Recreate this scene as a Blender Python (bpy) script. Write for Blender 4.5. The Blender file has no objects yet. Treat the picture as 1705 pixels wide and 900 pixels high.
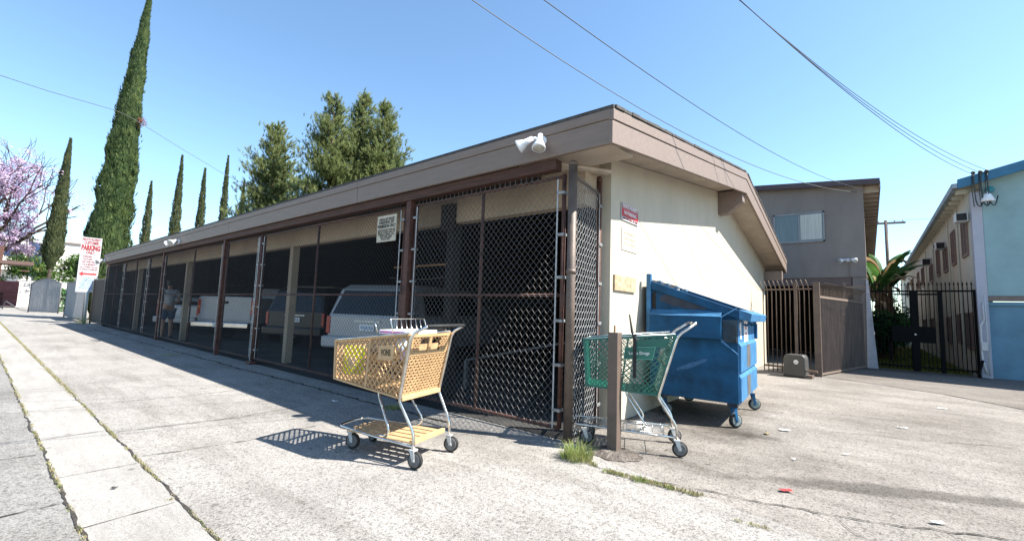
import bpy, math, random
from mathutils import Vector, Matrix, Euler
random.seed(11)
R_ = math.radians
S = bpy.context.scene
COL = S.collection

# ------------------------------------------------------------ camera, sky, sun
cd = bpy.data.cameras.new('camera'); cam = bpy.data.objects.new('camera', cd); COL.objects.link(cam)
cd.sensor_width = 36; cd.lens = 36 * 730.1 / 1705; cd.clip_start = 0.05; cd.clip_end = 2000
yaw, pit, rol = .68418, .093468, .033327
fw = Vector((-math.sin(yaw) * math.cos(pit), math.cos(yaw) * math.cos(pit), math.sin(pit)))
rt = Vector((math.cos(yaw), math.sin(yaw), 0)); up = rt.cross(fw)
r2 = rt * math.cos(rol) + up * math.sin(rol); u2 = -rt * math.sin(rol) + up * math.cos(rol)
m = Matrix((r2, u2, -fw)).transposed().to_4x4(); m.translation = Vector((2.150, -3.509, 1.15))
cam.matrix_world = m; S.camera = cam

SUNV = Vector((.74, .35, 1.0)).normalized()          # towards the sun
w = bpy.data.worlds.new('World'); S.world = w; w.use_nodes = True
nt = w.node_tree; bg = nt.nodes['Background']
sky = nt.nodes.new('ShaderNodeTexSky'); sky.sky_type = 'NISHITA'; sky.sun_disc = False
sky.sun_elevation = math.asin(SUNV.z); sky.sun_rotation = math.atan2(SUNV.x, SUNV.y)
sky.air_density = 1.0; sky.dust_density = 0.3; sky.ozone_density = 2.2; sky.altitude = 0
hs = nt.nodes.new('ShaderNodeMix'); hs.data_type = 'RGBA'; hs.blend_type = 'MULTIPLY'; hs.inputs[0].default_value = 1
hs.inputs[7].default_value = (.98, 1.10, 1.10, 1)
nt.links.new(sky.outputs[0], hs.inputs[6]); nt.links.new(hs.outputs[2], bg.inputs[0]); bg.inputs[1].default_value = 0.093
sd = bpy.data.lights.new('sun', 'SUN'); sun = bpy.data.objects.new('sun', sd); COL.objects.link(sun)
sd.energy = 5.0; sd.angle = R_(.5); sd.color = (1, .95, .87)
sun.rotation_euler = SUNV.to_track_quat('Z', 'Y').to_euler(); sun.location = (8, 6, 20)
S.view_settings.view_transform = 'Standard'; S.view_settings.look = 'None'
S.view_settings.exposure = 1.52; S.view_settings.gamma = 1
S.render.engine = 'CYCLES'

# ------------------------------------------------------------ materials
def mat(name, col, rough=.7, metal=0, var=.12, scale=6, bump=0, bscale=60, col2=None, spec=.5, det=5, streak=None):
    """Principled with large-scale colour variation and fine bump, in object space."""
    M = bpy.data.materials.new(name); M.use_nodes = True; n = M.node_tree; b = n.nodes['Principled BSDF']
    b.inputs['Roughness'].default_value = rough; b.inputs['Metallic'].default_value = metal
    b.inputs['Specular IOR Level'].default_value = spec
    tc = n.nodes.new('ShaderNodeTexCoord')
    nz = n.nodes.new('ShaderNodeTexNoise'); nz.inputs['Scale'].default_value = scale; nz.inputs['Detail'].default_value = det
    nz.inputs['Roughness'].default_value = .65
    if streak:
        mp = n.nodes.new('ShaderNodeMapping'); mp.inputs['Scale'].default_value = streak
        n.links.new(tc.outputs['Object'], mp.inputs[0]); n.links.new(mp.outputs[0], nz.inputs['Vector'])
    else:
        n.links.new(tc.outputs['Object'], nz.inputs['Vector'])
    cr = n.nodes.new('ShaderNodeValToRGB')
    c2 = col2 if col2 else tuple(max(0, c * (1 - 2.2 * var)) for c in col)
    cr.color_ramp.elements[0].position = .3; cr.color_ramp.elements[0].color = (*c2, 1)
    cr.color_ramp.elements[1].position = .68; cr.color_ramp.elements[1].color = (*[min(1, c * (1 + .5 * var)) for c in col], 1)
    n.links.new(nz.outputs['Fac'], cr.inputs[0]); n.links.new(cr.outputs[0], b.inputs['Base Color'])
    if bump:
        bn = n.nodes.new('ShaderNodeTexNoise'); bn.inputs['Scale'].default_value = bscale; bn.inputs['Detail'].default_value = 4
        n.links.new(tc.outputs['Object'], bn.inputs['Vector'])
        bm_ = n.nodes.new('ShaderNodeBump'); bm_.inputs['Strength'].default_value = bump; bm_.inputs['Distance'].default_value = .01
        n.links.new(bn.outputs['Fac'], bm_.inputs['Height']); n.links.new(bm_.outputs[0], b.inputs['Normal'])
    return M

def pavement(name, col, dark, gravel=230, stains=None, stainamt=.25, bump=.5, fleck=.68):
    M = bpy.data.materials.new(name); M.use_nodes = True; n = M.node_tree; b = n.nodes['Principled BSDF']; L = n.links.new
    b.inputs['Roughness'].default_value = .93; b.inputs['Specular IOR Level'].default_value = .25
    tc = n.nodes.new('ShaderNodeTexCoord')
    def noise(s, d=4, r=.6):
        x = n.nodes.new('ShaderNodeTexNoise'); x.inputs['Scale'].default_value = s; x.inputs['Detail'].default_value = d
        x.inputs['Roughness'].default_value = r; L(tc.outputs['Object'], x.inputs['Vector']); return x
    def ramp(src, p0, c0, p1, c1):
        x = n.nodes.new('ShaderNodeValToRGB'); e = x.color_ramp.elements
        e[0].position = p0; e[0].color = (*c0, 1); e[1].position = p1; e[1].color = (*c1, 1); L(src, x.inputs[0]); return x
    def mul(a, c, f=1, mode='MULTIPLY'):
        x = n.nodes.new('ShaderNodeMix'); x.data_type = 'RGBA'; x.blend_type = mode; x.inputs[0].default_value = f
        L(a, x.inputs[6]); L(c, x.inputs[7]); return x.outputs[2]
    v = n.nodes.new('ShaderNodeTexVoronoi'); v.inputs['Scale'].default_value = gravel; L(tc.outputs['Object'], v.inputs['Vector'])
    v2 = n.nodes.new('ShaderNodeTexVoronoi'); v2.inputs['Scale'].default_value = gravel * .42; L(tc.outputs['Object'], v2.inputs['Vector'])
    base = ramp(noise(1.1, 8, .68).outputs['Fac'], .32, dark, .66, col)
    sep = n.nodes.new('ShaderNodeSeparateColor'); L(v.outputs['Color'], sep.inputs[0])
    g = ramp(sep.outputs[0], .05, (.55, .54, .53), .5, (1.08, 1.06, 1.04)); out = mul(base.outputs[0], g.outputs[0])
    sep2 = n.nodes.new('ShaderNodeSeparateColor'); L(v2.outputs['Color'], sep2.inputs[0])
    g2 = ramp(sep2.outputs[1], .06, (.40, .39, .39), .30, (1.03, 1.03, 1.03)); out = mul(out, g2.outputs[0], fleck)
    v3 = n.nodes.new('ShaderNodeTexVoronoi'); v3.inputs['Scale'].default_value = gravel * .22; L(tc.outputs['Object'], v3.inputs['Vector'])
    sep3 = n.nodes.new('ShaderNodeSeparateColor'); L(v3.outputs['Color'], sep3.inputs[0])
    g3 = ramp(sep3.outputs[2], .03, (.55, .54, .53), .12, (1, 1, 1)); out = mul(out, g3.outputs[0], fleck * .7)
    st = ramp(noise(.42, 9, .72).outputs['Fac'], .36, (1 - stainamt * 1.6, 1 - stainamt * 1.65, 1 - stainamt * 1.7), .55, (1, 1, 1)); out = mul(out, st.outputs[0])
    vs_ = n.nodes.new('ShaderNodeTexVoronoi'); vs_.inputs['Scale'].default_value = 2.6; vs_.inputs['Randomness'].default_value = 1; L(tc.outputs['Object'], vs_.inputs['Vector'])
    gs = ramp(vs_.outputs['Distance'], .035, (.45, .44, .43), .075, (1, 1, 1)); out = mul(out, gs.outputs[0], .8)
    mp_ = n.nodes.new('ShaderNodeMapping'); mp_.inputs['Scale'].default_value = (.35, 2.6, 1); L(tc.outputs['Object'], mp_.inputs[0])
    ty = n.nodes.new('ShaderNodeTexNoise'); ty.inputs['Scale'].default_value = 1.3; ty.inputs['Detail'].default_value = 7; ty.inputs['Roughness'].default_value = .7; L(mp_.outputs[0], ty.inputs['Vector'])
    tr_ = ramp(ty.outputs['Fac'], .38, (.80, .79, .78), .52, (1, 1, 1)); out = mul(out, tr_.outputs[0], .9)
    sp = ramp(noise(7, 6, .75).outputs['Fac'], .30, (.62, .6, .58), .42, (1, 1, 1)); out = mul(out, sp.outputs[0], .7)
    if stains:      # grime with its own fixed shape: blotches (x, y, rx, ry, angle) and their strength
        sx = n.nodes.new('ShaderNodeSeparateXYZ'); L(tc.outputs['Object'], sx.inputs[0])
        wob = noise(2.2, 7, .7); wob2 = noise(9, 6, .8)
        def mth(op, a, c=None, c2=None):
            x = n.nodes.new('ShaderNodeMath'); x.operation = op
            for i_, q_ in enumerate((a, c, c2)):
                if q_ is None: continue
                if isinstance(q_, (int, float)): x.inputs[i_].default_value = q_
                else: L(q_, x.inputs[i_])
            return x.outputs[0]
        for (x0, y0, rx, ry, an, lo_, hi_, col_, f_) in stains:
            ca, sa_ = math.cos(an), math.sin(an)
            dx = mth('SUBTRACT', sx.outputs[0], x0); dy = mth('SUBTRACT', sx.outputs[1], y0)
            uu = mth('DIVIDE', mth('ADD', mth('MULTIPLY', dx, ca), mth('MULTIPLY', dy, sa_)), rx)
            vv = mth('DIVIDE', mth('SUBTRACT', mth('MULTIPLY', dy, ca), mth('MULTIPLY', dx, sa_)), ry)
            d_ = mth('SQRT', mth('ADD', mth('MULTIPLY', uu, uu), mth('MULTIPLY', vv, vv)))
            d_ = mth('ADD', d_, mth('MULTIPLY', mth('SUBTRACT', wob.outputs['Fac'], .5), 1.5)); d_ = mth('ADD', d_, mth('MULTIPLY', mth('SUBTRACT', wob2.outputs['Fac'], .5), .5))
            rr = ramp(d_, lo_, col_, hi_, (1, 1, 1)); out = mul(out, rr.outputs[0], f_)
    L(out, b.inputs['Base Color'])
    bp = n.nodes.new('ShaderNodeBump'); bp.inputs['Strength'].default_value = bump; bp.inputs['Distance'].default_value = .004
    L(v.outputs['Distance'], bp.inputs['Height']); 
    bp2 = n.nodes.new('ShaderNodeBump'); bp2.inputs['Strength'].default_value = .35; bp2.inputs['Distance'].default_value = .02
    L(noise(5, 6).outputs['Fac'], bp2.inputs['Height']); L(bp.outputs[0], bp2.inputs['Normal']); L(bp2.outputs[0], b.inputs['Normal'])
    return M

def leafmat(name, c1, c2, c3, scale=.9, trans=.25):
    M = bpy.data.materials.new(name); M.use_nodes = True; n = M.node_tree; b = n.nodes['Principled BSDF']; L = n.links.new
    b.inputs['Roughness'].default_value = .65; b.inputs['Specular IOR Level'].default_value = .25
    tc = n.nodes.new('ShaderNodeTexCoord'); nz = n.nodes.new('ShaderNodeTexNoise'); nz.inputs['Scale'].default_value = scale
    nz.inputs['Detail'].default_value = 6; nz.inputs['Roughness'].default_value = .8; L(tc.outputs['Object'], nz.inputs['Vector'])
    cr = n.nodes.new('ShaderNodeValToRGB'); e = cr.color_ramp.elements
    e[0].position = .33; e[0].color = (*c1, 1); e[1].position = .7; e[1].color = (*c3, 1)
    x = e.new(.5); x.color = (*c2, 1); L(nz.outputs['Fac'], cr.inputs[0]); L(cr.outputs[0], b.inputs['Base Color'])
    t = n.nodes.new('ShaderNodeBsdfTranslucent'); L(cr.outputs[0], t.inputs[0])
    mx = n.nodes.new('ShaderNodeMixShader'); mx.inputs[0].default_value = trans
    L(b.outputs[0], mx.inputs[1]); L(t.outputs[0], mx.inputs[2]); L(mx.outputs[0], n.nodes['Material Output'].inputs[0])
    return M

def glassmat(name, col=(.02, .025, .03), rough=.06):
    return mat(name, col, rough, 0, .1, 2, spec=.9)

STUC = mat('cream_stucco', (.47, .42, .335), .92, 0, .05, 1.3, .5, 70, det=9, streak=(1.6, 1.6, .8))
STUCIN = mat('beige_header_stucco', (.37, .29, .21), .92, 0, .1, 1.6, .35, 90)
TAUPE = mat('taupe_painted_wood', (.19, .142, .115), .62, 0, .07, 3, .2, 25, streak=(1, 8, 8))
TAUPE2 = mat('taupe_trim', (.22, .165, .14), .6, 0, .10, 3, .1, 25)
SOFFIT = mat('soffit_board', (.42, .35, .28), .85, 0, .1, 2, .2, 30)
ROOFING = mat('roof_shingle', (.07, .065, .06), .95, 0, .25, 20, .6, 60)
RUSTW = mat('red_brown_wood', (.075, .030, .018), .8, 0, .3, 5, .4, 30, streak=(.6, 8, 8))
RUST = mat('rusty_red_paint', (.105, .045, .032), .75, .1, .3, 9, .4, 60)
BROWNP = mat('brown_painted_steel', (.13, .095, .075), .55, .1, .18, 7, .2, 50)
BROWNL = mat('light_brown_paint', (.125, .088, .068), .6, 0, .15, 5, .2, 40)
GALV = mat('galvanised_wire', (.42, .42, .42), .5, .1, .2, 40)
GALVD = mat('toned_down_wire', (.125, .12, .118), .6, .1, .2, 40)  # wire toned down for the half-shaded corner bay; also plain pipes and frames
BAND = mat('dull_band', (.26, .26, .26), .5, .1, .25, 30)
GALVF = mat('shade_toned_wire', (.09, .09, .092), .7, .3, .2, 40)  # same wire with shade put into its colour, for the shaded panels
CHROME = mat('chrome_tube', (.68, .66, .62), .22, 1, .18, 14)
DARKIN = mat('shade_dark_board', (.018, .016, .015), .95, 0, .3, 2, .2, 20, streak=(3, 3, .5))  # near-black colour carries the deep shade inside the bays
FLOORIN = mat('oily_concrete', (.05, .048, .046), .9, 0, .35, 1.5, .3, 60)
BLACK = mat('black_rubber', (.018, .018, .018), .75, 0, .3, 20)
GREYRUB = mat('grey_rubber_tread', (.16, .155, .15), .8, 0, .2, 30)
HUBW = mat('white_plastic_hub', (.55, .54, .52), .5, 0, .15, 20)
TAN = mat('tan_plastic', (.46, .29, .145), .5, 0, .10, 12, .1, 60)
TANL = mat('tan_plastic_pale', (.50, .32, .165), .55, 0, .12, 14)
GREENP = mat('green_plastic', (.012, .13, .095), .42, 0, .15, 8)
GREENL = mat('pale_green_plastic', (.10, .34, .26), .42, 0, .15, 8)
BLUE = mat('dumpster_blue_paint', (.006, .078, .185), .6, .0, .28, 3.5, .3, 12, det=9, spec=.25)
BLUEW = mat('worn_sunlit_blue_paint', (.035, .17, .35), .6, 0, .25, 5, .2, 30, streak=(1, 4, 1))  # dumpster blue made paler for the faces turned to the sun
BLUED = mat('dark_paint_patch', (.018, .03, .06), .5, 0, .3, 6)
GREYMARK = mat('grime_streak', (.12, .115, .11), .7, 0, .4, 6, streak=(1, 5, .7))
WHITE = mat('white_paint', (.75, .74, .72), .5, 0, .06, 10)
LAMPW = mat('white_lamp_housing', (.72, .74, .78), .4, 0, .08, 14)
LENS = mat('lamp_lens', (.42, .41, .36), .15, 0, .2, 20, spec=.8)
RED = mat('sign_red', (.50, .03, .03), .5, 0, .15, 14)
REDT = mat('faded_red_lettering', (.28, .012, .015), .6, 0, .2, 14)
SIGNW = mat('sign_white', (.42, .42, .43), .45, 0, .06, 4)
SIGNB = mat('sign_blue_wash', (.25, .35, .45), .5, 0, .2, 6, col2=(.42, .43, .45))
BLUET = mat('blue_lettering', (.08, .22, .50), .6, 0, .1, 10)
INK = mat('black_ink', (.03, .028, .025), .7, 0, .1, 10)
YELLOWED = mat('yellowed_sign', (.50, .44, .34), .7, 0, .15, 12)
YELLOW = leafmat('yellow_green_paper', (.70, .78, .05), (.76, .84, .05), (.80, .88, .06), 6, .8)
PAPER = mat('white_paper', (.78, .77, .74), .7, 0, .08, 12)
MAUVE = mat('mauve_stucco', (.21, .182, .168), .92, 0, .10, 1.0, .5, 40, det=9, streak=(1.6, 1.6, .6))
PLUM = mat('plum_fascia', (.06, .042, .048), .6, 0, .1, 3)
TEALST = mat('pale_teal_stucco', (.27, .40, .42), .92, 0, .09, 1.2, .4, 60)
BLUEST = mat('steel_blue_plaster', (.13, .26, .355), .85, 0, .12, 1.5, .25, 40)
BLUEF = mat('deep_blue_fascia', (.03, .15, .27), .6, 0, .12, 3)
PALEGUT = mat('pale_gutter_paint', (.26, .34, .40), .6, 0, .2, 5)
CREAM2 = mat('cream_wall', (.52, .50, .42), .92, 0, .07, 1.2, .3, 60)
LAV = mat('lavender_corner_strip', (.42, .42, .48), .9, 0, .05, 2, .3, 60)
GLASS = mat('window_glass', (.008, .01, .012), .12, 0, .1, 2, spec=.35)
GLASSB = mat('curtained_glass', (.09, .12, .125), .15, 0, .15, 3, spec=.8, streak=(14, 14, .5))
BLIND = mat('vertical_blinds', (.50, .50, .46), .5, 0, .2, 3, streak=(22, 22, .3))
WFRAME = mat('brown_window_frame', (.20, .12, .10), .6, 0, .1, 10)
ALU = mat('aluminium_frame', (.5, .5, .5), .4, .5, .1, 10)
ACW = mat('air_conditioner_case', (.55, .55, .55), .5, 0, .1, 10)
IRON = mat('black_iron', (.006, .006, .006), .85, 0, .2, 20, spec=.15)
GREYBOX = mat('grey_plastic_housing', (.062, .06, .056), .5, 0, .12, 5)
CARW = mat('white_car_paint', (.33, .34, .36), .25, 0, .03, 3, spec=.7)
CARD = mat('dark_car_paint', (.012, .012, .016), .3, 0, .05, 3, spec=.4)
TANROOF = mat('tan_roof_paint', (.20, .17, .14), .4, 0, .05, 3)
TAILR = mat('tail_light_red', (.45, .03, .015), .25, 0, .1, 10)
TAILA = mat('tail_light_amber', (.6, .2, .03), .25, 0, .1, 10)
SKIN = mat('skin', (.42, .23, .15), .6, 0, .05, 10)
PLAID = mat('pale_plaid_shirt', (.50, .50, .52), .85, 0, .25, 25)
DENIM = mat('blue_shorts_cloth', (.045, .10, .17), .9, 0, .15, 20)
HAIR = mat('dark_hair', (.02, .015, .012), .7, 0, .2, 30)
WIRE = mat('black_cable', (.03, .035, .04), .6, 0, .2, 3)
WIREL = mat('pale_cable', (.10, .10, .10), .6, 0, .2, 3)
BARK = mat('grey_bark', (.16, .12, .09), .95, 0, .3, 6, .6, 30, streak=(4, 4, 1))
BARKD = mat('dark_bark', (.07, .045, .035), .95, 0, .3, 6, .6, 30, streak=(4, 4, 1))
POLEW = mat('weathered_pole_wood', (.12, .085, .07), .9, 0, .2, 5, .4, 30)
CYP = leafmat('cypress_foliage', (.016, .034, .014), (.055, .09, .03), (.14, .17, .055), 2.4, .2)
CYPD = leafmat('cypress_far_foliage', (.028, .038, .018), (.055, .07, .028), (.10, .10, .042), 1.2, .15)
PINE = leafmat('pine_needles', (.09, .14, .055), (.19, .23, .085), (.34, .35, .16), 1.6, .4)
JAC = leafmat('jacaranda_blossom', (.42, .30, .46), (.56, .43, .58), (.66, .55, .64), 1.5, .35)
JACG = leafmat('jacaranda_leaf', (.08, .09, .03), (.16, .17, .05), (.30, .22, .10), 1.5, .3)
SHRUB = leafmat('shrub_leaf', (.03, .07, .02), (.07, .14, .03), (.16, .22, .05), 1.2, .3)
HEDGE = leafmat('hedge_leaf', (.02, .06, .02), (.04, .13, .03), (.09, .22, .05), 1.2, .3)
BANA = leafmat('banana_leaf', (.025, .07, .018), (.05, .13, .028), (.11, .21, .05), 1.5, .35)
BANAD = leafmat('dead_banana_leaf', (.28, .18, .10), (.45, .31, .18), (.55, .42, .28), 2.5, .25)
GRASS = leafmat('weed_blade', (.09, .16, .04), (.22, .27, .08), (.48, .42, .20), 14, .35)
STRAW = leafmat('dry_weed', (.22, .18, .09), (.32, .27, .15), (.42, .37, .22), 3, .3)
LAWN = leafmat('lawn_blade', (.10, .13, .02), (.17, .19, .03), (.25, .24, .06), 3, .35)
MAROON = mat('maroon_steel', (.15, .045, .05), .7, 0, .2, 3)
WHITEW = mat('white_plaster', (.68, .66, .62), .9, 0, .07, 1.5, .2, 20)
SLATG = mat('grey_privacy_slat', (.27, .27, .285), .7, 0, .22, 2, streak=(9, 9, .4))
SLATB = mat('brown_privacy_slat', (.06, .042, .035), .7, 0, .2, 2, streak=(9, 9, .4))
NAVY = mat('navy_glazing', (.03, .06, .15), .2, 0, .2, 2)
STRAP = mat('black_strap', (.015, .015, .017), .8, 0, .1, 10)
WOODL = mat('raw_lumber', (.36, .22, .12), .8, 0, .25, 6, .3, 30, streak=(1, 8, 8))
DIRT = mat('dirt', (.10, .085, .065), .95, 0, .35, 4, .6, 30)

# ------------------------------------------------------------ helpers
def tag(o, label=None, cat=None, group=None, kind=None):
    if label: o['label'] = label
    if cat: o['category'] = cat
    if group: o['group'] = group
    if kind: o['kind'] = kind
    return o
def thing(name, loc, rz=0, label=None, cat=None, group=None):
    o = bpy.data.objects.new(name, None); o.empty_display_size = .2; COL.objects.link(o)
    o.location = loc; o.rotation_euler = (0, 0, rz); return tag(o, label, cat, group)

class MB:
    def __init__(s): s.v = []; s.f = []
    def add(s, vs, fs):
        k = len(s.v); s.v += [tuple(v) for v in vs]; s.f += [tuple(k + i for i in f) for f in fs]; return s
    def box(s, x0, x1, y0, y1, z0, z1, M=None):
        vs = [Vector((x, y, z)) for z in (z0, z1) for y in (y0, y1) for x in (x0, x1)]
        if M: vs = [M @ v for v in vs]
        return s.add(vs, [(0, 2, 3, 1), (4, 5, 7, 6), (0, 1, 5, 4), (2, 6, 7, 3), (0, 4, 6, 2), (1, 3, 7, 5)])
    def bar(s, a, b, w, t, upv=(0, 0, 1)):
        """box along a->b, width w across upv x dir, thickness t along ~upv"""
        a = Vector(a); b = Vector(b); d = (b - a)
        if d.length < 1e-6: return s
        d.normalize(); u = Vector(upv); x = d.cross(u)
        if x.length < 1e-4: x = d.cross(Vector((1, 0, 0)))
        x.normalize(); u = x.cross(d).normalized()
        vs = []
        for p in (a, b):
            for sx, su in ((-1, -1), (1, -1), (1, 1), (-1, 1)): vs.append(p + x * (sx * w / 2) + u * (su * t / 2))
        return s.add(vs, [(3, 2, 1, 0), (4, 5, 6, 7), (0, 1, 5, 4), (1, 2, 6, 5), (2, 3, 7, 6), (3, 0, 4, 7)])
    def tube(s, pts, r, n=8, caps=True):
        pts = [Vector(p) for p in pts]; k0 = len(s.v); N = len(pts); prev = None
        for i, p in enumerate(pts):
            d = (pts[min(i + 1, N - 1)] - pts[max(i - 1, 0)]).normalized()
            if prev is None:
                a = Vector((0, 0, 1)) if abs(d.z) < .9 else Vector((1, 0, 0)); u = d.cross(a).normalized()
            else:
                u = (prev - d * prev.dot(d)).normalized()
            prev = u; v = d.cross(u); rr = r[i] if isinstance(r, (list, tuple)) else r
            for j in range(n):
                a = 2 * math.pi * j / n; s.v.append(tuple(p + (u * math.cos(a) + v * math.sin(a)) * rr))
        for i in range(N - 1):
            for j in range(n):
                a = k0 + i * n + j; b = k0 + i * n + (j + 1) % n
                s.f.append((a, b, b + n, a + n))
        if caps and n > 2:
            s.f.append(tuple(k0 + j for j in range(n))[::-1]); s.f.append(tuple(k0 + (N - 1) * n + j for j in range(n)))
        return s
    def lathe(s, prof, M, n=20):
        """prof: list (r, z) spun about local z"""
        k0 = len(s.v)
        for r, z in prof:
            for j in range(n):
                a = 2 * math.pi * j / n; s.v.append(tuple(M @ Vector((r * math.cos(a), r * math.sin(a), z))))
        for i in range(len(prof) - 1):
            for j in range(n):
                a = k0 + i * n + j; b = k0 + i * n + (j + 1) % n; s.f.append((a, b, b + n, a + n))
        s.f.append(tuple(k0 + j for j in range(n))[::-1]); s.f.append(tuple(k0 + (len(prof) - 1) * n + j for j in range(n)))
        return s
    def prism(s, poly, axis, a0, a1):
        """extrude a 2D poly (list of pairs) along axis 'x','y' or 'z'"""
        def P(u, v, a): return {'x': (a, u, v), 'y': (u, a, v), 'z': (u, v, a)}[axis]
        n = len(poly); vs = [P(u, v, a0) for u, v in poly] + [P(u, v, a1) for u, v in poly]
        return s.add(vs, [tuple(range(n)), tuple(range(2 * n - 1, n - 1, -1))] + [(i, i + n, (i + 1) % n + n, (i + 1) % n) for i in range(n)])
    def build(s, name, mt, parent=None, smooth=False, bevel=0, loc=None):
        me = bpy.data.meshes.new(name); me.from_pydata([tuple(v) for v in s.v], [], s.f); me.update()
        import bmesh
        if len(s.f) < 6000:
            bm = bmesh.new(); bm.from_mesh(me); bmesh.ops.recalc_face_normals(bm, faces=bm.faces); bm.to_mesh(me); bm.free()
        for m_ in (mt if isinstance(mt, list) else [mt]): me.materials.append(m_)
        if smooth:
            for p in me.polygons: p.use_smooth = True
        o = bpy.data.objects.new(name, me); COL.objects.link(o)
        if parent: o.parent = parent
        if loc: o.location = loc
        if bevel:
            b = o.modifiers.new('bevel', 'BEVEL'); b.width = bevel; b.segments = 2; b.limit_method = 'ANGLE'
        return o

def smooth_path(pts, k=6, rad=None):
    """round polyline corners with quadratic arcs"""
    P = [Vector(p) for p in pts]; out = [P[0]]
    for i in range(1, len(P) - 1):
        a, b, c = P[i - 1], P[i], P[i + 1]
        r = rad or .05; r1 = min(r, (a - b).length * .45); r2_ = min(r, (c - b).length * .45)
        s0 = b + (a - b).normalized() * r1; s1 = b + (c - b).normalized() * r2_
        for j in range(k + 1):
            t = j / k; out.append(s0 * (1 - t) ** 2 + b * 2 * t * (1 - t) + s1 * t * t)
    out.append(P[-1]); return out

def lettering(text, size, M, mt, parent, align='CENTER', name='lettering', bold=.0, ext=.0012, width=None, spacing=1):
    cu = bpy.data.curves.new('tmp', 'FONT'); cu.body = text; cu.size = size; cu.align_x = align; cu.align_y = 'CENTER'
    cu.extrude = ext; cu.offset = bold * size; cu.space_character = spacing; cu.resolution_u = 2
    t = bpy.data.objects.new('tmp', cu); COL.objects.link(t)
    dg = bpy.context.evaluated_depsgraph_get(); dg.update()
    me = bpy.data.meshes.new_from_object(t.evaluated_get(dg)); bpy.data.objects.remove(t)
    xs = [v.co.x for v in me.vertices]
    if width and xs:
        sc = width / max(1e-6, max(xs) - min(xs))
        for v in me.vertices: v.co.x *= sc
    me.transform(M); me.materials.clear(); me.materials.append(mt)
    o = bpy.data.objects.new(name, me); COL.objects.link(o)
    if parent: o.parent = parent
    return o
def frame_M(origin, xax, yax):
    x = Vector(xax).normalized(); y = Vector(yax); y = (y - x * y.dot(x)).normalized(); z = x.cross(y)
    M = Matrix((x, y, z)).transposed().to_4x4(); M.translation = Vector(origin); return M

# ------------------------------------------------------------ ground
ASPH = pavement('pale_worn_asphalt', (.325, .314, .296), (.262, .253, .24), 210, stainamt=.12, stains=[(-1.2, -.6, 2.2, .45, .0, .4, 1.2, (.80, .79, .77), .8)])
GUT = pavement('gutter_concrete', (.328, .319, .302), (.288, .28, .266), 420, stainamt=.07, bump=.15, fleck=.35)
APRON = pavement('tan_worn_asphalt', (.278, .26, .238), (.21, .197, .182), 190, stainamt=.2, stains=[
    (2.25, .66, 1.35, .15, .50, .55, .95, (.55, .54, .53), 1), (.85, .22, .55, .10, -.25, .3, 1.2, (.62, .6, .58), .9), (.75, 1.55, .75, .65, .2, .2, 1.3, (.52, .50, .48), 1), (1.25, 1.55, .28, .13, .3, .2, 1.2, (.5, .48, .46), .9), (.6, 2.8, .8, 1.6, 0, .4, 1.2, (.6, .58, .56), .9)])
GREYA = pavement('grey_worn_asphalt', (.27, .265, .255), (.20, .196, .19), 200, stainamt=.18)
NEWA = pavement('newer_dark_asphalt', (.215, .195, .175), (.165, .152, .14), 230, stainamt=.18)
CRACK = mat('crack_soil', (.045, .038, .03), 1, 0, .4, 30)
g = MB()
g.add([(-900, -900, -.012), (900, -900, -.012), (900, 900, -.012), (-900, 900, -.012)], [(0, 1, 2, 3)])
tag(g.build('ground', mat('far_ground', (.30, .28, .24), .95, 0, .2, .3, .3, 5)), kind='structure')
def sheet(name, poly, z, mt, kind='structure', jag=0, step=.12):
    P = []
    for i, (x, y) in enumerate(poly):
        x2, y2 = poly[(i + 1) % len(poly)]
        n = max(1, int(math.hypot(x2 - x, y2 - y) / step)) if jag else 1
        for k in range(n):
            t = k / n; P.append((x + (x2 - x) * t + (random.uniform(-jag, jag) if jag else 0), y + (y2 - y) * t + (random.uniform(-jag, jag) if jag else 0), z))
    b = MB(); b.add(P, [tuple(range(len(P)))]); return tag(b.build(name, mt), kind=kind)
# alley north of the gutter, the gutter, the strip south of it
sheet('alley_paving', [(-95, -2.64), (1.0, -2.64), (3.6, -.9), (1.9, -.52), (.45, -.20), (.1, .1), (-.05, .6), (-23.5, .6), (-34, 1), (-95, 8)], -.004, ASPH)
sheet('gutter_strip', [(-95, -3.06), (3, -3.06), (3, -2.64), (-95, -2.64)], -.002, GUT)
sheet('south_paving', [(-95, -12), (6, -12), (6, -3.06), (-95, -3.06)], -.004, GREYA)
sheet('apron_paving', [(-.3, .3), (.1, .1), (.45, -.20), (1.9, -.52), (3.6, -.9), (6, -3), (14, -3), (14, 9.0), (-.3, 10.4)], -.0055, APRON)
sheet('corner_paving', [(1.0, -2.64), (6, -2.9), (6, -3), (3.6, -.9)], -.003, GREYA)
sheet('driveway_asphalt', [(1.3, 8.1), (3.1, 7.05), (4.3, 5.6), (6.2, 3.6), (14, 2), (14, 11.6), (1.9, 11.6), (1.6, 9.6)], .0, NEWA, jag=.012, step=.3)
sheet('carport_floor', [(-22.8, .02), (-.02, .02), (-.02, 10.2), (-22.8, 10.2)], .002, FLOORIN)

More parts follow.
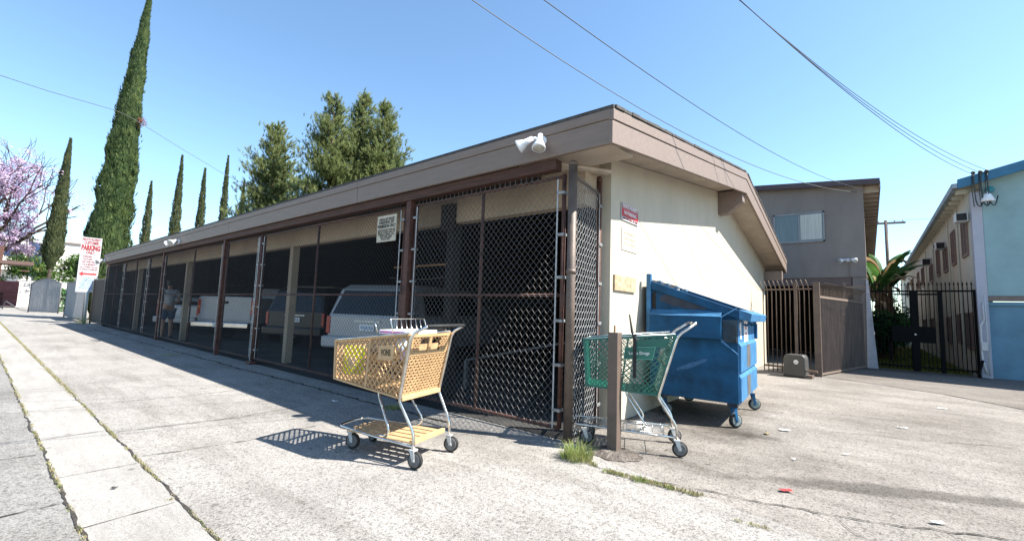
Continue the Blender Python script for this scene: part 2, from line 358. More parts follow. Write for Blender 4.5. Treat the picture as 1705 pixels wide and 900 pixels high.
def crack(pts, w=.012, jag=.02, z=.0015, mt=CRACK, name='pavement_crack'):
    """ragged ribbon along a polyline"""
    P = []
    for (x, y), (x2, y2) in zip(pts[:-1], pts[1:]):
        n = max(2, int(math.hypot(x2 - x, y2 - y) / .05))
        P += [(x + (x2 - x) * k / n, y + (y2 - y) * k / n) for k in range(n)]
    P.append(pts[-1]); L_, Rr = [], []; j = 0
    for i, (x, y) in enumerate(P):
        a = P[max(0, i - 1)]; b = P[min(len(P) - 1, i + 1)]; dx, dy = b[0] - a[0], b[1] - a[1]; l = math.hypot(dx, dy) or 1
        nx, ny = -dy / l, dx / l; j = j * .7 + random.uniform(-jag, jag); ww = w * random.uniform(.15, 1.0) / 2
        L_.append((x + nx * (j + ww), y + ny * (j + ww), z)); Rr.append((x + nx * (j - ww), y + ny * (j - ww), z))
    b = MB(); n = len(P); b.add(L_ + Rr, [(i, i + 1, n + i + 1, n + i) for i in range(n - 1)])
    return tag(b.build(name, mt), kind='structure')
crack([(-60, -2.64), (-12, -2.645), (-4, -2.64), (.8, -2.64)], .02, .008)
crack([(-60, -3.06), (-6, -3.065), (-.5, -3.06)], .02, .008)
for x in (-.95, -1.9, -3.05, -4.4, -5.9, -7.6, -9.5, -12, -15, -19):
    crack([(x, -3.05), (x + random.uniform(-.04, .04), -2.66)], .010, .004)
for x, y0, y1 in ((-2.05, -2.6, -1.3), (-2.95, -2.6, -.95), (-6.1, -2.6, -1.0), (-4.45, -2.6, -1.0), (-9, -2.6, -.9), (-12.2, -2.6, -1)):
    crack([(x, y0), (x + .12, (y0 + y1) / 2), (x + .03, y1)], .013, .010)
crack([(-2.6, -3.1), (-2.65, -4.2)], .02, .01); crack([(-1.4, -3.1), (-1.42, -4.2)], .015, .01)
crack([(-22, -.55), (-14, -.5), (-8, -.42), (-4, -.36), (-2, -.33), (-1.2, -.3)], .05, .02)
crack([(.30, -.16), (.38, -.36), (.62, -.42), (.95, -.38), (1.3, -.26), (1.6, -.22), (1.9, -.15), (2.3, .0), (2.8, .25), (3.4, .5)], .016, .016)
crack([(1.95, -.14), (2.02, -.3), (2.1, -.38)], .006, .012)
crack([(3.1, 7.05), (3.5, 6.5), (4.3, 5.6), (5.2, 4.6)], .03, .01)
crack([(1.3, 3.3), (2.2, 3.6), (3.5, 4.1)], .012, .02); crack([(1.3, 2.2), (2.4, 2.6), (3.8, 3.3)], .012, .02)
crack([(1.0, 5.6), (2.4, 5.9), (3.2, 6.1)], .012, .02)

def blades(mb, cx_, cy_, n, rad, h, wd=.004, z=0, lean=.5):
    for _ in range(n):
        a = random.uniform(0, 6.283); r = rad * math.sqrt(random.random()); x = cx_ + r * math.cos(a); y = cy_ + r * math.sin(a)
        hh = h * random.uniform(.3, 1) * (1 - .45 * (r / (rad + 1e-6)) ** 2); b = a + random.gauss(0, .7); l = hh * random.uniform(0, lean)
        ox, oy = math.cos(b), math.sin(b); px, py = -oy * wd / 2, ox * wd / 2
        mb.add([(x - px, y - py, z), (x + px, y + py, z), (x + ox * l * .4 + px * .8, y + oy * l * .4 + py * .8, z + hh * .6), (x + ox * l * .4 - px * .8, y + oy * l * .4 - py * .8, z + hh * .6), (x + ox * l, y + oy * l, z + hh)],
               [(0, 1, 2, 3), (3, 2, 4)])
gm = MB(); sm = MB()
def weedline(pts, dens, h, sp=.02, fill=.6):
    for (x, y), (x2, y2) in zip(pts[:-1], pts[1:]):
        l = math.hypot(x2 - x, y2 - y); n = int(l * dens); ph = random.uniform(0, 9)
        for k in range(n):
            t = random.random(); 
            if math.sin(t * l * 5.1 + ph) + .6 * math.sin(t * l * 13 + ph * 2) > fill * 2 - .6: continue
            blades(random.choice((gm, sm, sm)), x + (x2 - x) * t, y + (y2 - y) * t, 3, sp, h, .005)
weedline([(-1.6, -2.64), (.6, -2.64)], 150, .012, .012, .5); weedline([(-5, -2.64), (-1.6, -2.64)], 120, .018, .016, .55); weedline([(-30, -2.64), (-5, -2.64)], 90, .03, .03, .9)
weedline([(-4, -3.06), (-.7, -3.06)], 120, .015, .015, .55); weedline([(-20, -3.06), (-4, -3.06)], 60, .02, .02, .6)
weedline([(-2.05, -2.6), (-1.9, -2)], 40, .01); weedline([(-1.04, -2.68), (-1.04, -2.6)], 300, .012)
weedline([(.42, -.36), (.62, -.43), (1.12, -.41), (1.36, -.40)], 420, .035, .028, .55); weedline([(1.5, -.62), (1.9, -.6)], 220, .02, .02)
weedline([(-10, -.45), (-1.5, -.3)], 25, .02, .02, .4)
for x, y, n, r, h in ((1.07, -.42, 60, .03, .03), (.86, -.43, 120, .05, .045), (.62, -.44, 60, .04, .04)): blades(gm, x, y, n, r, h)
tag(gm.build('green_weeds', GRASS), kind='stuff'); tag(sm.build('dry_weeds', STRAW), kind='stuff')
def tuft(x, y, n, r, h, label, m1=GRASS):
    b = MB(); blades(b, 0, 0, n, r, h, .0035, lean=1.1); blades(b, .02, .01, n // 3, r * .8, h * 1.25, .003, lean=1.2); o = b.build('weed_clump', m1, loc=(x, y, 0)); tag(o, label, 'weed', 'weed clumps in the paving cracks'); return o
tuft(.29, -.33, 520, .13, .15, 'bushy yellow green weed clump at the foot of the square brown post')
tuft(-2.13, -.36, 160, .10, .07, 'low green weed in the shade under the tan shopping cart')
tuft(-24.6, -.35, 200, .25, .5, 'tall weed growing at the foot of the parking sign post')
tuft(-9.3, -.75, 120, .2, .05, 'flat dark weed patch in the shadow before the white pickup')
lb = MB(); 
for _ in range(7000): blades(lb, random.uniform(2.2, 4.0), 11.9 + 14 * random.random() ** 1.7, 1, .05, .12, .02)
tag(lb.build('lawn', LAWN), kind='stuff')
sheet('lawn_soil', [(2.1, 11.62), (4.06, 11.62), (4.06, 40), (2.1, 40)], .004, mat('lawn_soil', (.13, .13, .035), .95, 0, .3, 3, .5, 40))
sheet('gate_verge', [(1.9, 11.0), (4.2, 10.9), (4.2, 11.62), (1.9, 11.62)], .004, DIRT, jag=.05)
# broken asphalt collar round the square post and litter
b = MB(); random.seed(5); k = 30
ring = [(.45 + (.19 + .06 * random.random()) * math.cos(6.283 * i / k), .03 - .02 + (.17 + .05 * random.random()) * math.sin(6.283 * i / k)) for i in range(k)]
b.add([(x, y, .0) for x, y in ring] + [(.44 + (x - .44) * .55, .02 + (y - .02) * .55, .018 + .012 * random.random()) for x, y in ring] + [(.44, .02, .025)],
      [(i, (i + 1) % k, k + (i + 1) % k, k + i) for i in range(k)] + [(k + i, k + (i + 1) % k, 2 * k) for i in range(k)])
tag(b.build('asphalt_collar', pavement('broken_asphalt', (.19, .165, .145), (.10, .09, .08), 70, bump=1)), kind='structure')

def litter(x, y, w_, h_, rz, mt, label, cat='litter'):
    b = MB(); n = 5
    vs = []
    for i in range(n):
        for j in range(n): vs.append(((i / (n - 1) - .5) * w_, (j / (n - 1) - .5) * h_, .004 + .012 * random.random() * (1 if i in (0, n - 1) else .5)))
    top = [(i * n + j, (i + 1) * n + j, (i + 1) * n + j + 1, i * n + j + 1) for i in range(n - 1) for j in range(n - 1)]
    b.add(vs, top); o = b.build('litter_scrap', mt, loc=(x, y, 0)); o.rotation_euler = (0, 0, rz)
    s_ = o.modifiers.new('thick', 'SOLIDIFY'); s_.thickness = .0015
    return tag(o, label, cat, 'scraps of litter on the paving')
litter(1.67, .10, .075, .04, .5, RED, 'small red printed wrapper lying on the open paving')
litter(1.42, 2.02, .10, .05, .4, PAPER, 'flat white paper scrap right of the dumpster front wheel')
litter(1.30, 1.72, .07, .04, 1.4, STRAW, 'dry yellow leaf scrap beside the dumpster front wheel')
litter(1.95, 1.45, .05, .02, .3, PAPER, 'small pale paper sliver between dumpster and dark stain')
litter(2.42, .18, .07, .03, .6, PAPER, 'crumpled pale scrap near the bottom right paving crack')
litter(1.62, .95, .03, .02, .3, PAPER, 'tiny white scrap in the middle of the tan paving')
litter(2.4, 3.2, .09, .03, .5, PAPER, 'white scrap farthest out on the open right paving')
litter(2.9, 5.2, .10, .03, .2, PAPER, 'white scrap in front of the dark asphalt driveway')
litter(-1.45, -2.85, .03, .02, .7, INK, 'black flattened spot of rubber on the concrete gutter', 'litter')
litter(-2.9, -.62, .07, .03, .4, PAPER, 'pale scrap in the roof shadow behind the tan cart')

# ------------------------------------------------------------ carport
XL = -22.7
CP = thing('carport', (0, 0, 0), 0, 'long low carport with cream stucco end wall, taupe fascia and dark caged bays', 'carport')
# roof: low edge y=-.1 z=2.98, ridge y=5.3 z 3.87, rear y=10.2 z 2.76
FY, RY, BY = -.10, 5.30, 10.20
def top(y): return 2.98 + (3.87 - 2.98) * (y - FY) / (RY - FY) if y <= RY else 3.87 - (3.87 - 2.78) * (y - RY) / (BY - RY)
def low(y): return 2.64 + (3.46 - 2.64) * (y - FY) / (RY - FY) if y <= RY else 3.46 - (3.46 - 2.42) * (y - RY) / (BY - RY)
prof = [(FY + .02, top(FY) - .03), (RY, top(RY) - .03), (BY - .02, top(BY) - .03), (BY - .02, low(BY) + .10), (RY, low(RY) + .10), (FY + .02, low(FY) + .10)]
roof = MB(); roof.prism(prof, 'x', XL, .43); roof.build('roof', SOFFIT, CP)
rc = MB()
prof2 = [(FY - .03, top(FY) - .028), (RY, top(RY) - .028), (BY + .02, top(BY) - .028), (BY + .02, top(BY) + .0), (RY, top(RY) + .012), (FY - .03, top(FY) + .004)]
rc.prism(prof2, 'x', XL - .03, .475)
# ragged shingle edge over the gable fascia
for i in range(60):
    y = FY + (BY - FY) * i / 60; y2 = y + (BY - FY) / 60
    if y < RY < y2: continue
    d = random.uniform(.0, .008); dz = random.uniform(.004, .011)
    rc.add([(.44, y, top(y) - .02), (.485 + d, y, top(y) - .02), (.485 + d, y2, top(y2) - .02), (.44, y2, top(y2) - .02), (.44, y, top(y) + dz), (.485 + d, y, top(y) + dz), (.485 + d, y2, top(y2) + dz), (.44, y2, top(y2) + dz)],
           [(0, 1, 2, 3), (7, 6, 5, 4), (0, 4, 5, 1), (1, 5, 6, 2), (2, 6, 7, 3), (3, 7, 4, 0)])
rc.build('roofing', ROOFING, CP)
ff = MB(); joints = [XL, -18.4, -13.9, -8.6, -3.55, .45]
for a, c in zip(joints[:-1], joints[1:]):
    ff.box(a + .004, c - .004, FY - .022, FY + .018, low(FY), top(FY) - .12)
    ff.box(a + .002, c - .002, FY - .034, FY + .018, top(FY) - .118, top(FY) - .03)
ff.build('front_fascia', TAUPE, CP, bevel=.004)
gf = MB()
for (ya, yb) in ((FY - .03, RY), (RY, BY)):
    for o0, o1, off in ((0, .62, 0), (.63, .92, .010)):
        za0 = low(ya) + (top(ya) - low(ya)) * o0; za1 = low(ya) + (top(ya) - low(ya)) * o1
        zb0 = low(yb) + (top(yb) - low(yb)) * o0; zb1 = low(yb) + (top(yb) - low(yb)) * o1
        gf.add([(.43, ya, za0), (.45 + off + .02, ya, za0), (.45 + off + .02, ya, za1), (.43, ya, za1), (.43, yb, zb0), (.45 + off + .02, yb, zb0), (.45 + off + .02, yb, zb1), (.43, yb, zb1)],
               [(0, 1, 2, 3), (7, 6, 5, 4), (0, 4, 5, 1), (1, 5, 6, 2), (2, 6, 7, 3), (3, 7, 4, 0)])
gf.build('gable_fascia', TAUPE, CP, bevel=.004)
bf = MB(); bf.box(XL, .43, BY - .018, BY + .02, low(BY), top(BY) - .03); bf.build('rear_fascia', TAUPE, CP)
lf = MB()
for (ya, yb) in ((FY, RY), (RY, BY)):
    lf.add([(XL - .03, ya, low(ya)), (XL + .01, ya, low(ya)), (XL + .01, ya, top(ya) - .03), (XL - .03, ya, top(ya) - .03), (XL - .03, yb, low(yb)), (XL + .01, yb, low(yb)), (XL + .01, yb, top(yb) - .03), (XL - .03, yb, top(yb) - .03)],
           [(0, 1, 2, 3), (7, 6, 5, 4), (0, 4, 5, 1), (1, 5, 6, 2), (2, 6, 7, 3), (3, 7, 4, 0)])
lf.build('far_fascia', TAUPE, CP)
# end wall (cream outside), lining inside coloured dark to deepen the bay shade
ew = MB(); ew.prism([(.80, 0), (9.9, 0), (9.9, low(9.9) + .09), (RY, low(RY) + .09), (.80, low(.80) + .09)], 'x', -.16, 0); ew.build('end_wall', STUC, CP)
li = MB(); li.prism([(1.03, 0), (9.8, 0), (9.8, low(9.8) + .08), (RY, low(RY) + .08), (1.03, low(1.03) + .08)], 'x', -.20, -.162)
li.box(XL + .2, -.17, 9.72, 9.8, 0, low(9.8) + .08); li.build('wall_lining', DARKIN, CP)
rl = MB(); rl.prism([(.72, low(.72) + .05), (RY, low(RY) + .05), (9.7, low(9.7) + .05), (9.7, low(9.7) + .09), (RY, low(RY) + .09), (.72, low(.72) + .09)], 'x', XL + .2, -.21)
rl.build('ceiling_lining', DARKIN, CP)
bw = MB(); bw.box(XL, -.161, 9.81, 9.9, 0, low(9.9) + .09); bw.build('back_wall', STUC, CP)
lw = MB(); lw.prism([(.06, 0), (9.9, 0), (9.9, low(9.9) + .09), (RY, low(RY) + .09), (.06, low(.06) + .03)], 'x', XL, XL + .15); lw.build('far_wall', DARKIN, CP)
hw = MB(); hw.box(XL + .16, -.13, .46, .60, 2.30, low(.5) + .09); hw.build('header_wall', STUCIN, CP)
hr = MB(); hr.box(-.158, -.13, .602, .80, 2.30, low(.7) + .09); hr.build('header_return', STUCIN, CP)
ct = MB(); ct.bar((-.42, -.04, 2.665), (.02, .70, 2.672), .10, .03); ct.build('corner_trim_board', mat('pale_board', (.50, .43, .35), .8), CP)
hb = MB(); hb.box(XL + .1, -.15, -.075, .03, 2.53, 2.635); hb.build('header_beam', RUSTW, CP)
db = MB(); db.box(XL + .1, -.70, .05, .44, 2.64, 2.72); db.build('eave_soffit', DARKIN, CP)
db = MB(); db.box(-.695, .40, -.06, .455, 2.69, 2.73); db.build('corner_soffit', SOFFIT, CP)
nb = MB(); nb.box(-2.31, -2.07, .40, .458, 2.20, 2.55); nb.build('beam_bracket', DARKIN, CP)
for x in (-2.42, -8.97, -13.87):
    p_ = MB(); p_.box(x - .045, x + .045, -.06, .03, 0, 2.53); p_.build('support_post', RUST, CP, bevel=.006)
for x in (-2.18, -6.82, -13.62, -19.6):
    p_ = MB(); p_.box(x - .07, x + .07, .47, .60, 0, 2.30)
    o = p_.build('inner_post', STUCIN if x < -3 else DARKIN, CP)
rb = MB()
rb.prism([(0, 3.10), (.16, 3.10), (.42, 3.30), (.42, 3.52), (0, 3.52)], 'y', RY - .09, RY + .09); rb.build('ridge_beam', TAUPE2, CP, bevel=.005)
rb = MB(); rb.box(.0, .42, 9.72, 9.88, 2.20, 2.44); rb.build('rear_beam', TAUPE2, CP, bevel=.005)
wp = MB(); wp.box(.0, .022, .87, 1.42, 1.42, 1.59); wp.build('wall_board', mat('weathered_plywood', (.48, .36, .22), .9, 0, .3, 9, .5, 40, col2=(.22, .15, .10)), CP)

# light fixtures with two or three lamp heads on the fascia
def floodlight(loc, heads, label, face=(0, -1, 0), sensor=True, s=1.0, group='floodlights on the buildings'):
    t = thing('floodlight', loc, math.atan2(face[1], face[0]) + math.pi / 2, label, 'floodlight', group)
    b = MB(); b.lathe([(.055 * s, 0), (.055 * s, .02 * s), (.04 * s, .035 * s)], frame_M((0, .03, 0), (1, 0, 0), (0, 0, 1)) , 16)
    b.build('mounting_plate', LAMPW, t, True)
    for dx, dirv in heads:
        dv = Vector(dirv).normalized(); j = Vector((dx * .55 * s, -.05 * s, .015 * s))
        base = Vector((dx * s, -.09 * s, 0))
        b = MB(); b.tube([(dx * .2 * s, 0, 0), tuple(j), tuple(base)], [.016 * s, .02 * s, .026 * s], 10)
        Mx = dv.to_track_quat('Z', 'Y').to_matrix().to_4x4(); Mx.translation = base
        b.lathe([(.026 * s, -.03 * s), (.032 * s, .03 * s), (.036 * s, .035 * s), (.036 * s, .05 * s), (.072 * s, .135 * s), (.074 * s, .15 * s), (.068 * s, .152 * s)], Mx, 20)
        h = b.build('lamp_head', LAMPW, t, True)
        b = MB(); b.lathe([(.067 * s, .150 * s), (.05 * s, .158 * s), (.02 * s, .162 * s)], Mx, 20); b.build('lens', LENS, h, True)
    if sensor:
        b = MB(); Mx = Vector((.2, -.5, -.8)).to_track_quat('Z', 'Y').to_matrix().to_4x4(); Mx.translation = Vector((0, -.045 * s, -.03 * s))
        b.lathe([(.018 * s, -.02 * s), (.026 * s, .02 * s), (.018 * s, .05 * s), (.03 * s, .085 * s), (.02 * s, .1 * s)], Mx, 14); b.build('motion_sensor', HUBW, t, True)
    return t
floodlight((-.28, FY - .04, 2.82), [(-.085, (-.85, -.35, -.5)), (.045, (.12, -.30, -.95))], 'white twin floodlight with sensor on the near corner of the carport fascia', s=.9)
floodlight((-12.16, FY - .04, 2.72), [(-.08, (-.5, -.5, -.4)), (.08, (.5, -.6, -.4))], 'white twin floodlight halfway along the carport fascia', s=1.15)
floodlight((-22.5, FY - .05, 2.70), [(-.08, (-.5, -.5, -.4)), (.08, (.5, -.6, -.4))], 'white twin floodlight at the far end of the carport fascia', s=1.2)

# ------------------------------------------------------------ chain link
def chain(mb, p0, p1, z0, z1, pitch=.072, zp=.078, r=.0023, sides=3, cut=None):
    p0 = Vector(p0); p1 = Vector(p1); d = p1 - p0; L_ = d.length; d.normalize(); nrm = Vector((-d.y, d.x, 0))
    n = int(L_ / (pitch / 2)); nz = int((z1 - z0) / (zp / 2))
    for i in range(n):
        xa = i * pitch / 2; pts = []
        for k in range(nz + 1):
            x = xa + (pitch / 2 if (k + i) % 2 else 0); s_ = r * .9 if (k + i) % 2 else -r * .9
            # the fabric bellies a little
            bel = .006 * math.sin((xa * 2.1 + k * .13)) + .004 * math.sin(k * .41 + i * .1)
            pts.append(p0 + d * (x + .002 * math.sin(k * .6 + i)) + nrm * (s_ * (1 if i % 2 else -1) + bel) + Vector((0, 0, z0 + (z1 - z0) * k / nz)))
        mb.tube(pts, r, sides, False)
        # twisted barb at the top
        q = pts[-1]; mb.tube([q, q + Vector((d.x * .008, d.y * .008, .02)), q + Vector((-d.x * .004, -d.y * .004, .038))], r, sides, False)
def gate_panel(x0, x1, mids, label, bars=(True, True), fmat=RUST, top_=2.49, wm=None, r=.0020):
    t = thing('chain_link_panel', ((x0 + x1) / 2, -.02, 0), 0, label, 'chain link fence', 'chain link panels across the carport bays')
    h = (x1 - x0) / 2; y = .03
    for sx in (-h, h): b = MB(); b.tube([(sx, y, .10), (sx, y, top_)], .022, 10); b.build('frame_post', fmat, t, True)
    b = MB(); b.tube([(-h, y, .10), (h, y, .10)], .02, 8); b.build('bottom_rail', fmat, t, True)
    b = MB(); b.tube([(-h, y, 1.32), (h, y, 1.32)], .016, 8); b.build('middle_rail', fmat, t, True)
    b = MB(); b.tube([(-h, y, top_ - .02), (h, y, top_ - .02)], .018, 8); b.build('top_rail', fmat, t, True)
    for mx in mids:
        b = MB(); b.tube([(mx - (x0 + x1) / 2, y + .005, .10), (mx - (x0 + x1) / 2, y + .005, top_)], .019, 8); b.build('middle_post', fmat, t, True)
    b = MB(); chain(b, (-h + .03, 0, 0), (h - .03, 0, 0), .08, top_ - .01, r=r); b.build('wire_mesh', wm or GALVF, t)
    for s_, on in ((-1, bars[0]), (1, bars[1])):
        if not on: continue
        xb = s_ * (h - .05); b = MB(); b.bar((xb, -.008, .1), (xb, -.008, top_ - .05), .014, .005, (0, 1, 0)); b.build('tension_bar', GALV, t)
        for k in range(6):
            z = .25 + k * (top_ - .45) / 5; b = MB(); b.box(min(xb - .01, s_ * h + .028 * s_), max(xb + .01, s_ * h + .028 * s_), -.014, .0, z, z + .028)
            b.box(s_ * h - .026, s_ * h + .026, .0, .056, z, z + .028); b.build('tension_band', BAND, t, bevel=.003)
    return t
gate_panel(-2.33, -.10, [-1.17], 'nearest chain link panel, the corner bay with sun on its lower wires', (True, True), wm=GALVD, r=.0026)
gate_panel(-6.95, -2.56, [-4.86], 'wide chain link panel carrying the yellowed sign, in front of the white minivan')
gate_panel(-8.88, -7.12, [], 'narrow chain link panel with bright edge bar between minivan and pickup', (False, True))
gate_panel(-13.78, -9.08, [-11.2], 'chain link panel in front of the white pickup tailgate')
gate_panel(-15.6, -13.98, [], 'narrow chain link panel in front of the standing man and left of him')
gate_panel(-19.1, -15.7, [-17.4], 'chain link panel in front of the far white car')
gate_panel(-22.6, -19.2, [-20.8], 'farthest chain link panel at the end of the carport')
t = thing('sliding_gate_post', (-7.03, -.03, 0), 0, 'dark rusty round gate post with a bright tension bar between bays', 'fence post')
b = MB(); b.tube([(0, .03, 0), (0, .03, 2.5)], .035, 12); b.build('pipe', RUST, t, True)
b = MB(); b.bar((-.05, -.01, .03), (-.05, -.01, 2.45), .018, .006, (0, 1, 0)); b.build('tension_bar', GALV, t)
for k in range(7):
    b = MB(); b.box(-.062, -.01, -.018, -.006, .2 + k * .35, .235 + k * .35); b.build('tension_band', BAND, t, bevel=.003)
b = MB(); b.box(-.09, .12, -.07, .07, 0, .05); b.build('foot_plate', RUST, t, bevel=.01)
t = thing('gate_post', (-2.49, -.03, 0), 0, 'dark round gate post beside the rust red carport post', 'fence post')
b = MB(); b.tube([(0, .03, 0), (0, .03, 2.5)], .03, 12); b.build('pipe', mat('dark_bare_pipe', (.16, .14, .13), .5, .5, .3, 8), t, True)
b = MB(); b.box(-.03, .03, -.03, .0, 1.05, 1.32); b.build('latch_plate', RUST, t, bevel=.003)
t = thing('corner_fence_post', (0, 0, 0), 0, 'thick brown round corner post of the chain link cage', 'fence post')
b = MB(); b.tube([(0, 0, -.01), (0, 0, 2.57)], .042, 16); b.build('pipe', BROWNP, t, True)
b = MB(); b.lathe([(.046, 2.56), (.046, 2.585), (.03, 2.60)], Matrix(), 16); b.build('post_cap', BROWNP, t, True)
b = MB(); b.lathe([(.048, 1.52), (.048, 1.56)], Matrix(), 16); b.build('pipe_collar', BROWNP, t, True)
b = MB(); b.box(-.10, -.045, -.03, .0, 1.20, 1.34); b.build('latch', RUST, t, bevel=.003)
t = thing('side_chain_link_panel', (0, .04, 0), math.atan2(.71, -.11), 'short side panel of sunlit chain link between corner post and cream wall', 'chain link fence')
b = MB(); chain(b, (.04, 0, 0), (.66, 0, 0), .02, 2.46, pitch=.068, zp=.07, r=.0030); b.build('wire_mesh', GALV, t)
b = MB(); b.tube([(.70, 0, 0), (.70, 0, 2.62)], .028, 12); b.lathe([(.030, 2.6), (.028, 2.64), (.014, 2.66)], Matrix.Translation((.70, 0, 0)), 12); b.build('end_post', RUST, t, True)
b = MB(); b.tube([(.0, 0, 2.46), (.70, 0, 2.46)], .016, 8); b.build('top_rail', BROWNP, t, True)
for k in range(6):
    b = MB(); b.box(.63, .735, -.034, -.028, .2 + k * .42, .235 + k * .42); b.build('tension_band', BAND, t, bevel=.003)
b = MB(); b.bar((.655, -.02, .03), (.655, -.02, 2.45), .012, .005, (0, 1, 0)); b.build('tension_bar', GALV, t)

# sign hung on bay two
t = thing('parking_permission_sign', (-2.87, -.06, 2.21), 0, 'yellowed sign with black lettering hanging on the chain link panel', 'sign')
b = MB(); b.box(-.215, .215, -.004, .004, -.18, .18); b.build('board', YELLOWED, t)
y_ = .125
for tx, sz, bo in (('PRIVATE PROP', .05, .01), ('PARKING BY', .062, .02), ('PERMISSION ONLY', .062, .02), ('UNAUTHORIZED VEHICLES', .034, .005), ('WILL BE TOWED AWAY AT', .034, .005), ('OWNERS EXPENSE  CVC', .034, .005), ('NON PARK 22658', .034, .005), ('POLICE DEPT', .034, .005)):
    lettering(tx, sz, frame_M((0, -.006, y_), (1, 0, 0), (0, 0, 1)), INK, t, bold=bo, width=min(.40, len(tx) * sz * .55)); y_ -= sz * .78 + .004
# red sign on the wall with the faded sheet under it
t = thing('no_parking_sign', (.006, 1.27, 2.33), 0, 'small red and white private property sign on the cream end wall', 'sign')
b = MB(); b.box(0, .006, -.235, .235, -.10, .10); b.build('board', SIGNW, t)
b = MB(); b.box(.0065, .008, -.225, .225, -.055, .035); b.build('red_band', RED, t)
b = MB(); b.box(.0065, .008, -.225, .225, .04, .093); b.build('red_heading_band', mat('faded_red', (.40, .12, .12), .6, 0, .3, 20), t)
lettering('PRIVATE PROPERTY', .06, frame_M((.010, 0, .066), (0, 1, 0), (0, 0, 1)), WHITE, t, bold=.01, width=.42)
lettering('NO PARKING', .06, frame_M((.010, 0, -.008), (0, 1, 0), (0, 0, 1)), WHITE, t, bold=.015, width=.33)
lettering('TOW AWAY ZONE  CVC 22658', .03, frame_M((.008, 0, -.076), (0, 1, 0), (0, 0, 1)), REDT, t, width=.40)
t = thing('faded_notice', (.004, 1.27, 2.02), 0, 'bleached white notice sheet under the small red wall sign', 'sign')
b = MB(); b.box(0, .003, -.21, .21, -.13, .13); b.build('board', mat('bleached_board', (.50, .46, .38), .8), t)
for i, tx in enumerate(('UNAUTHORIZED', 'PARKED VEHICLES', 'TOWED AWAY')):
    lettering(tx, .04, frame_M((.0045, 0, .07 - i * .06), (0, 1, 0), (0, 0, 1)), mat('bleached_ink', (.58, .45, .33), .8), t, width=.3)

# square brown post
t = thing('bollard_post', (.43, .045, 0), 0, 'square brown painted steel post standing alone in front of the green cart', 'post')
b = MB(); b.box(-.045, .045, -.045, .045, -.01, 1.0); b.build('post', BROWNL, t, bevel=.004)
b = MB(); b.box(-.013, .0, .0, .012, 1.0, 1.06); b.build('bracket_stub', mat('rusty_stub', (.30, .2, .12), .8), t)

# ------------------------------------------------------------ shopping carts
def lerp3(a, b_, t_): return a + (b_ - a) * t_
def lattice(mb, A, B, Cc, D, px, pz, w_, th, skip=None, dirs=(1, -1)):
    """diagonal lattice on quad A(0,0) B(1,0) C(1,1) D(0,1)"""
    A, B, Cc, D = map(Vector, (A, B, Cc, D)); L_ = ((B - A).length + (Cc - D).length) / 2; H = ((D - A).length + (Cc - B).length) / 2
    nrm = (B - A).cross(D - A).normalized()
    def P(u, v): return lerp3(lerp3(A, B, u / L_), lerp3(D, Cc, u / L_), v / H)
    k = pz / px
    for sgn in dirs:
        c = -L_ * k - H
        while c < H + L_ * k:
            # v = sgn*k*u + c
            seg = []
            n_ = 60; cur = None
            us = [i * L_ / n_ for i in range(n_ + 1)]
            inside = [(u, sgn * k * u + c) for u in us]
            # analytic clip
            u0, u1 = 0, L_
            if sgn > 0: u0 = max(u0, -c / k); u1 = min(u1, (H - c) / k)
            else: u0 = max(u0, (c - H) / k); u1 = min(u1, c / k)
            if u1 - u0 > .006:
                pieces = [(u0, u1)]
                if skip:
                    sa, sb, ta, tb = skip
                    if sgn > 0: ia, ib = max(sa, (ta - c) / k), min(sb, (tb - c) / k)
                    else: ia, ib = max(sa, (c - tb) / k), min(sb, (c - ta) / k)
                    if ib > ia: pieces = [(u0, min(ia, u1)), (max(ib, u0), u1)]
                for a_, b_ in pieces:
                    if b_ - a_ > .006: mb.bar(P(a_, sgn * k * a_ + c), P(b_, sgn * k * b_ + c), w_, th, nrm)
            c += pz
def caster(parent, x, y, r, wdt, rot, name='caster_wheel', fork=HUBW, tyre=GREYRUB, top_=None):
    f_ = MB(); top_ = top_ or r * 2.05; c, s_ = math.cos(rot), math.sin(rot); off = .022 * r / .06
    cx_, cy_ = x - c * off, y - s_ * off
    M_ = Matrix.Translation((cx_, cy_, 0)) @ Matrix.Rotation(rot, 4, 'Z')
    wh = MB(); Mw = M_ @ Matrix.Translation((0, 0, r)) @ Matrix.Rotation(math.pi / 2, 4, 'X')
    wh.lathe([(r * .62, -wdt / 2), (r * .97, -wdt / 2), (r, -wdt / 4), (r, wdt / 4), (r * .97, wdt / 2), (r * .62, wdt / 2)], Mw, 26)
    o = wh.build(name, BLACK, parent, True)
    wh = MB(); wh.lathe([(r * .12, -wdt / 2 - .003), (r * .60, -wdt / 2 - .001), (r * .78, -wdt / 2 - .003), (r * .80, 0), (r * .78, wdt / 2 + .003), (r * .60, wdt / 2 + .001), (r * .12, wdt / 2 + .003)], Mw, 26); wh.build('hub', tyre, o, True)
    wh = MB(); wh.lathe([(r * .16, -wdt / 2 - .014), (r * .16, wdt / 2 + .014)], Mw, 10)
    for sy in (-1, 1):
        wh.add([M_ @ Vector(q) for q in [(-.012, sy * (wdt / 2 + .006), r * .85), (.012, sy * (wdt / 2 + .006), r * .85), (off + .018, sy * (wdt / 2 + .006), top_), (off - .022, sy * (wdt / 2 + .006), top_),
                                            (-.012, sy * (wdt / 2 + .010), r * .85), (.012, sy * (wdt / 2 + .010), r * .85), (off + .018, sy * (wdt / 2 + .010), top_), (off - .022, sy * (wdt / 2 + .010), top_)]],
               [(0, 1, 2, 3), (7, 6, 5, 4), (0, 4, 5, 1), (1, 5, 6, 2), (2, 6, 7, 3), (3, 7, 4, 0)])
    wh.box(off - .024, off + .024, -wdt / 2 - .012, wdt / 2 + .012, top_ - .004, top_ + .008, M_)
    wh.build('fork', fork, o)
    return o

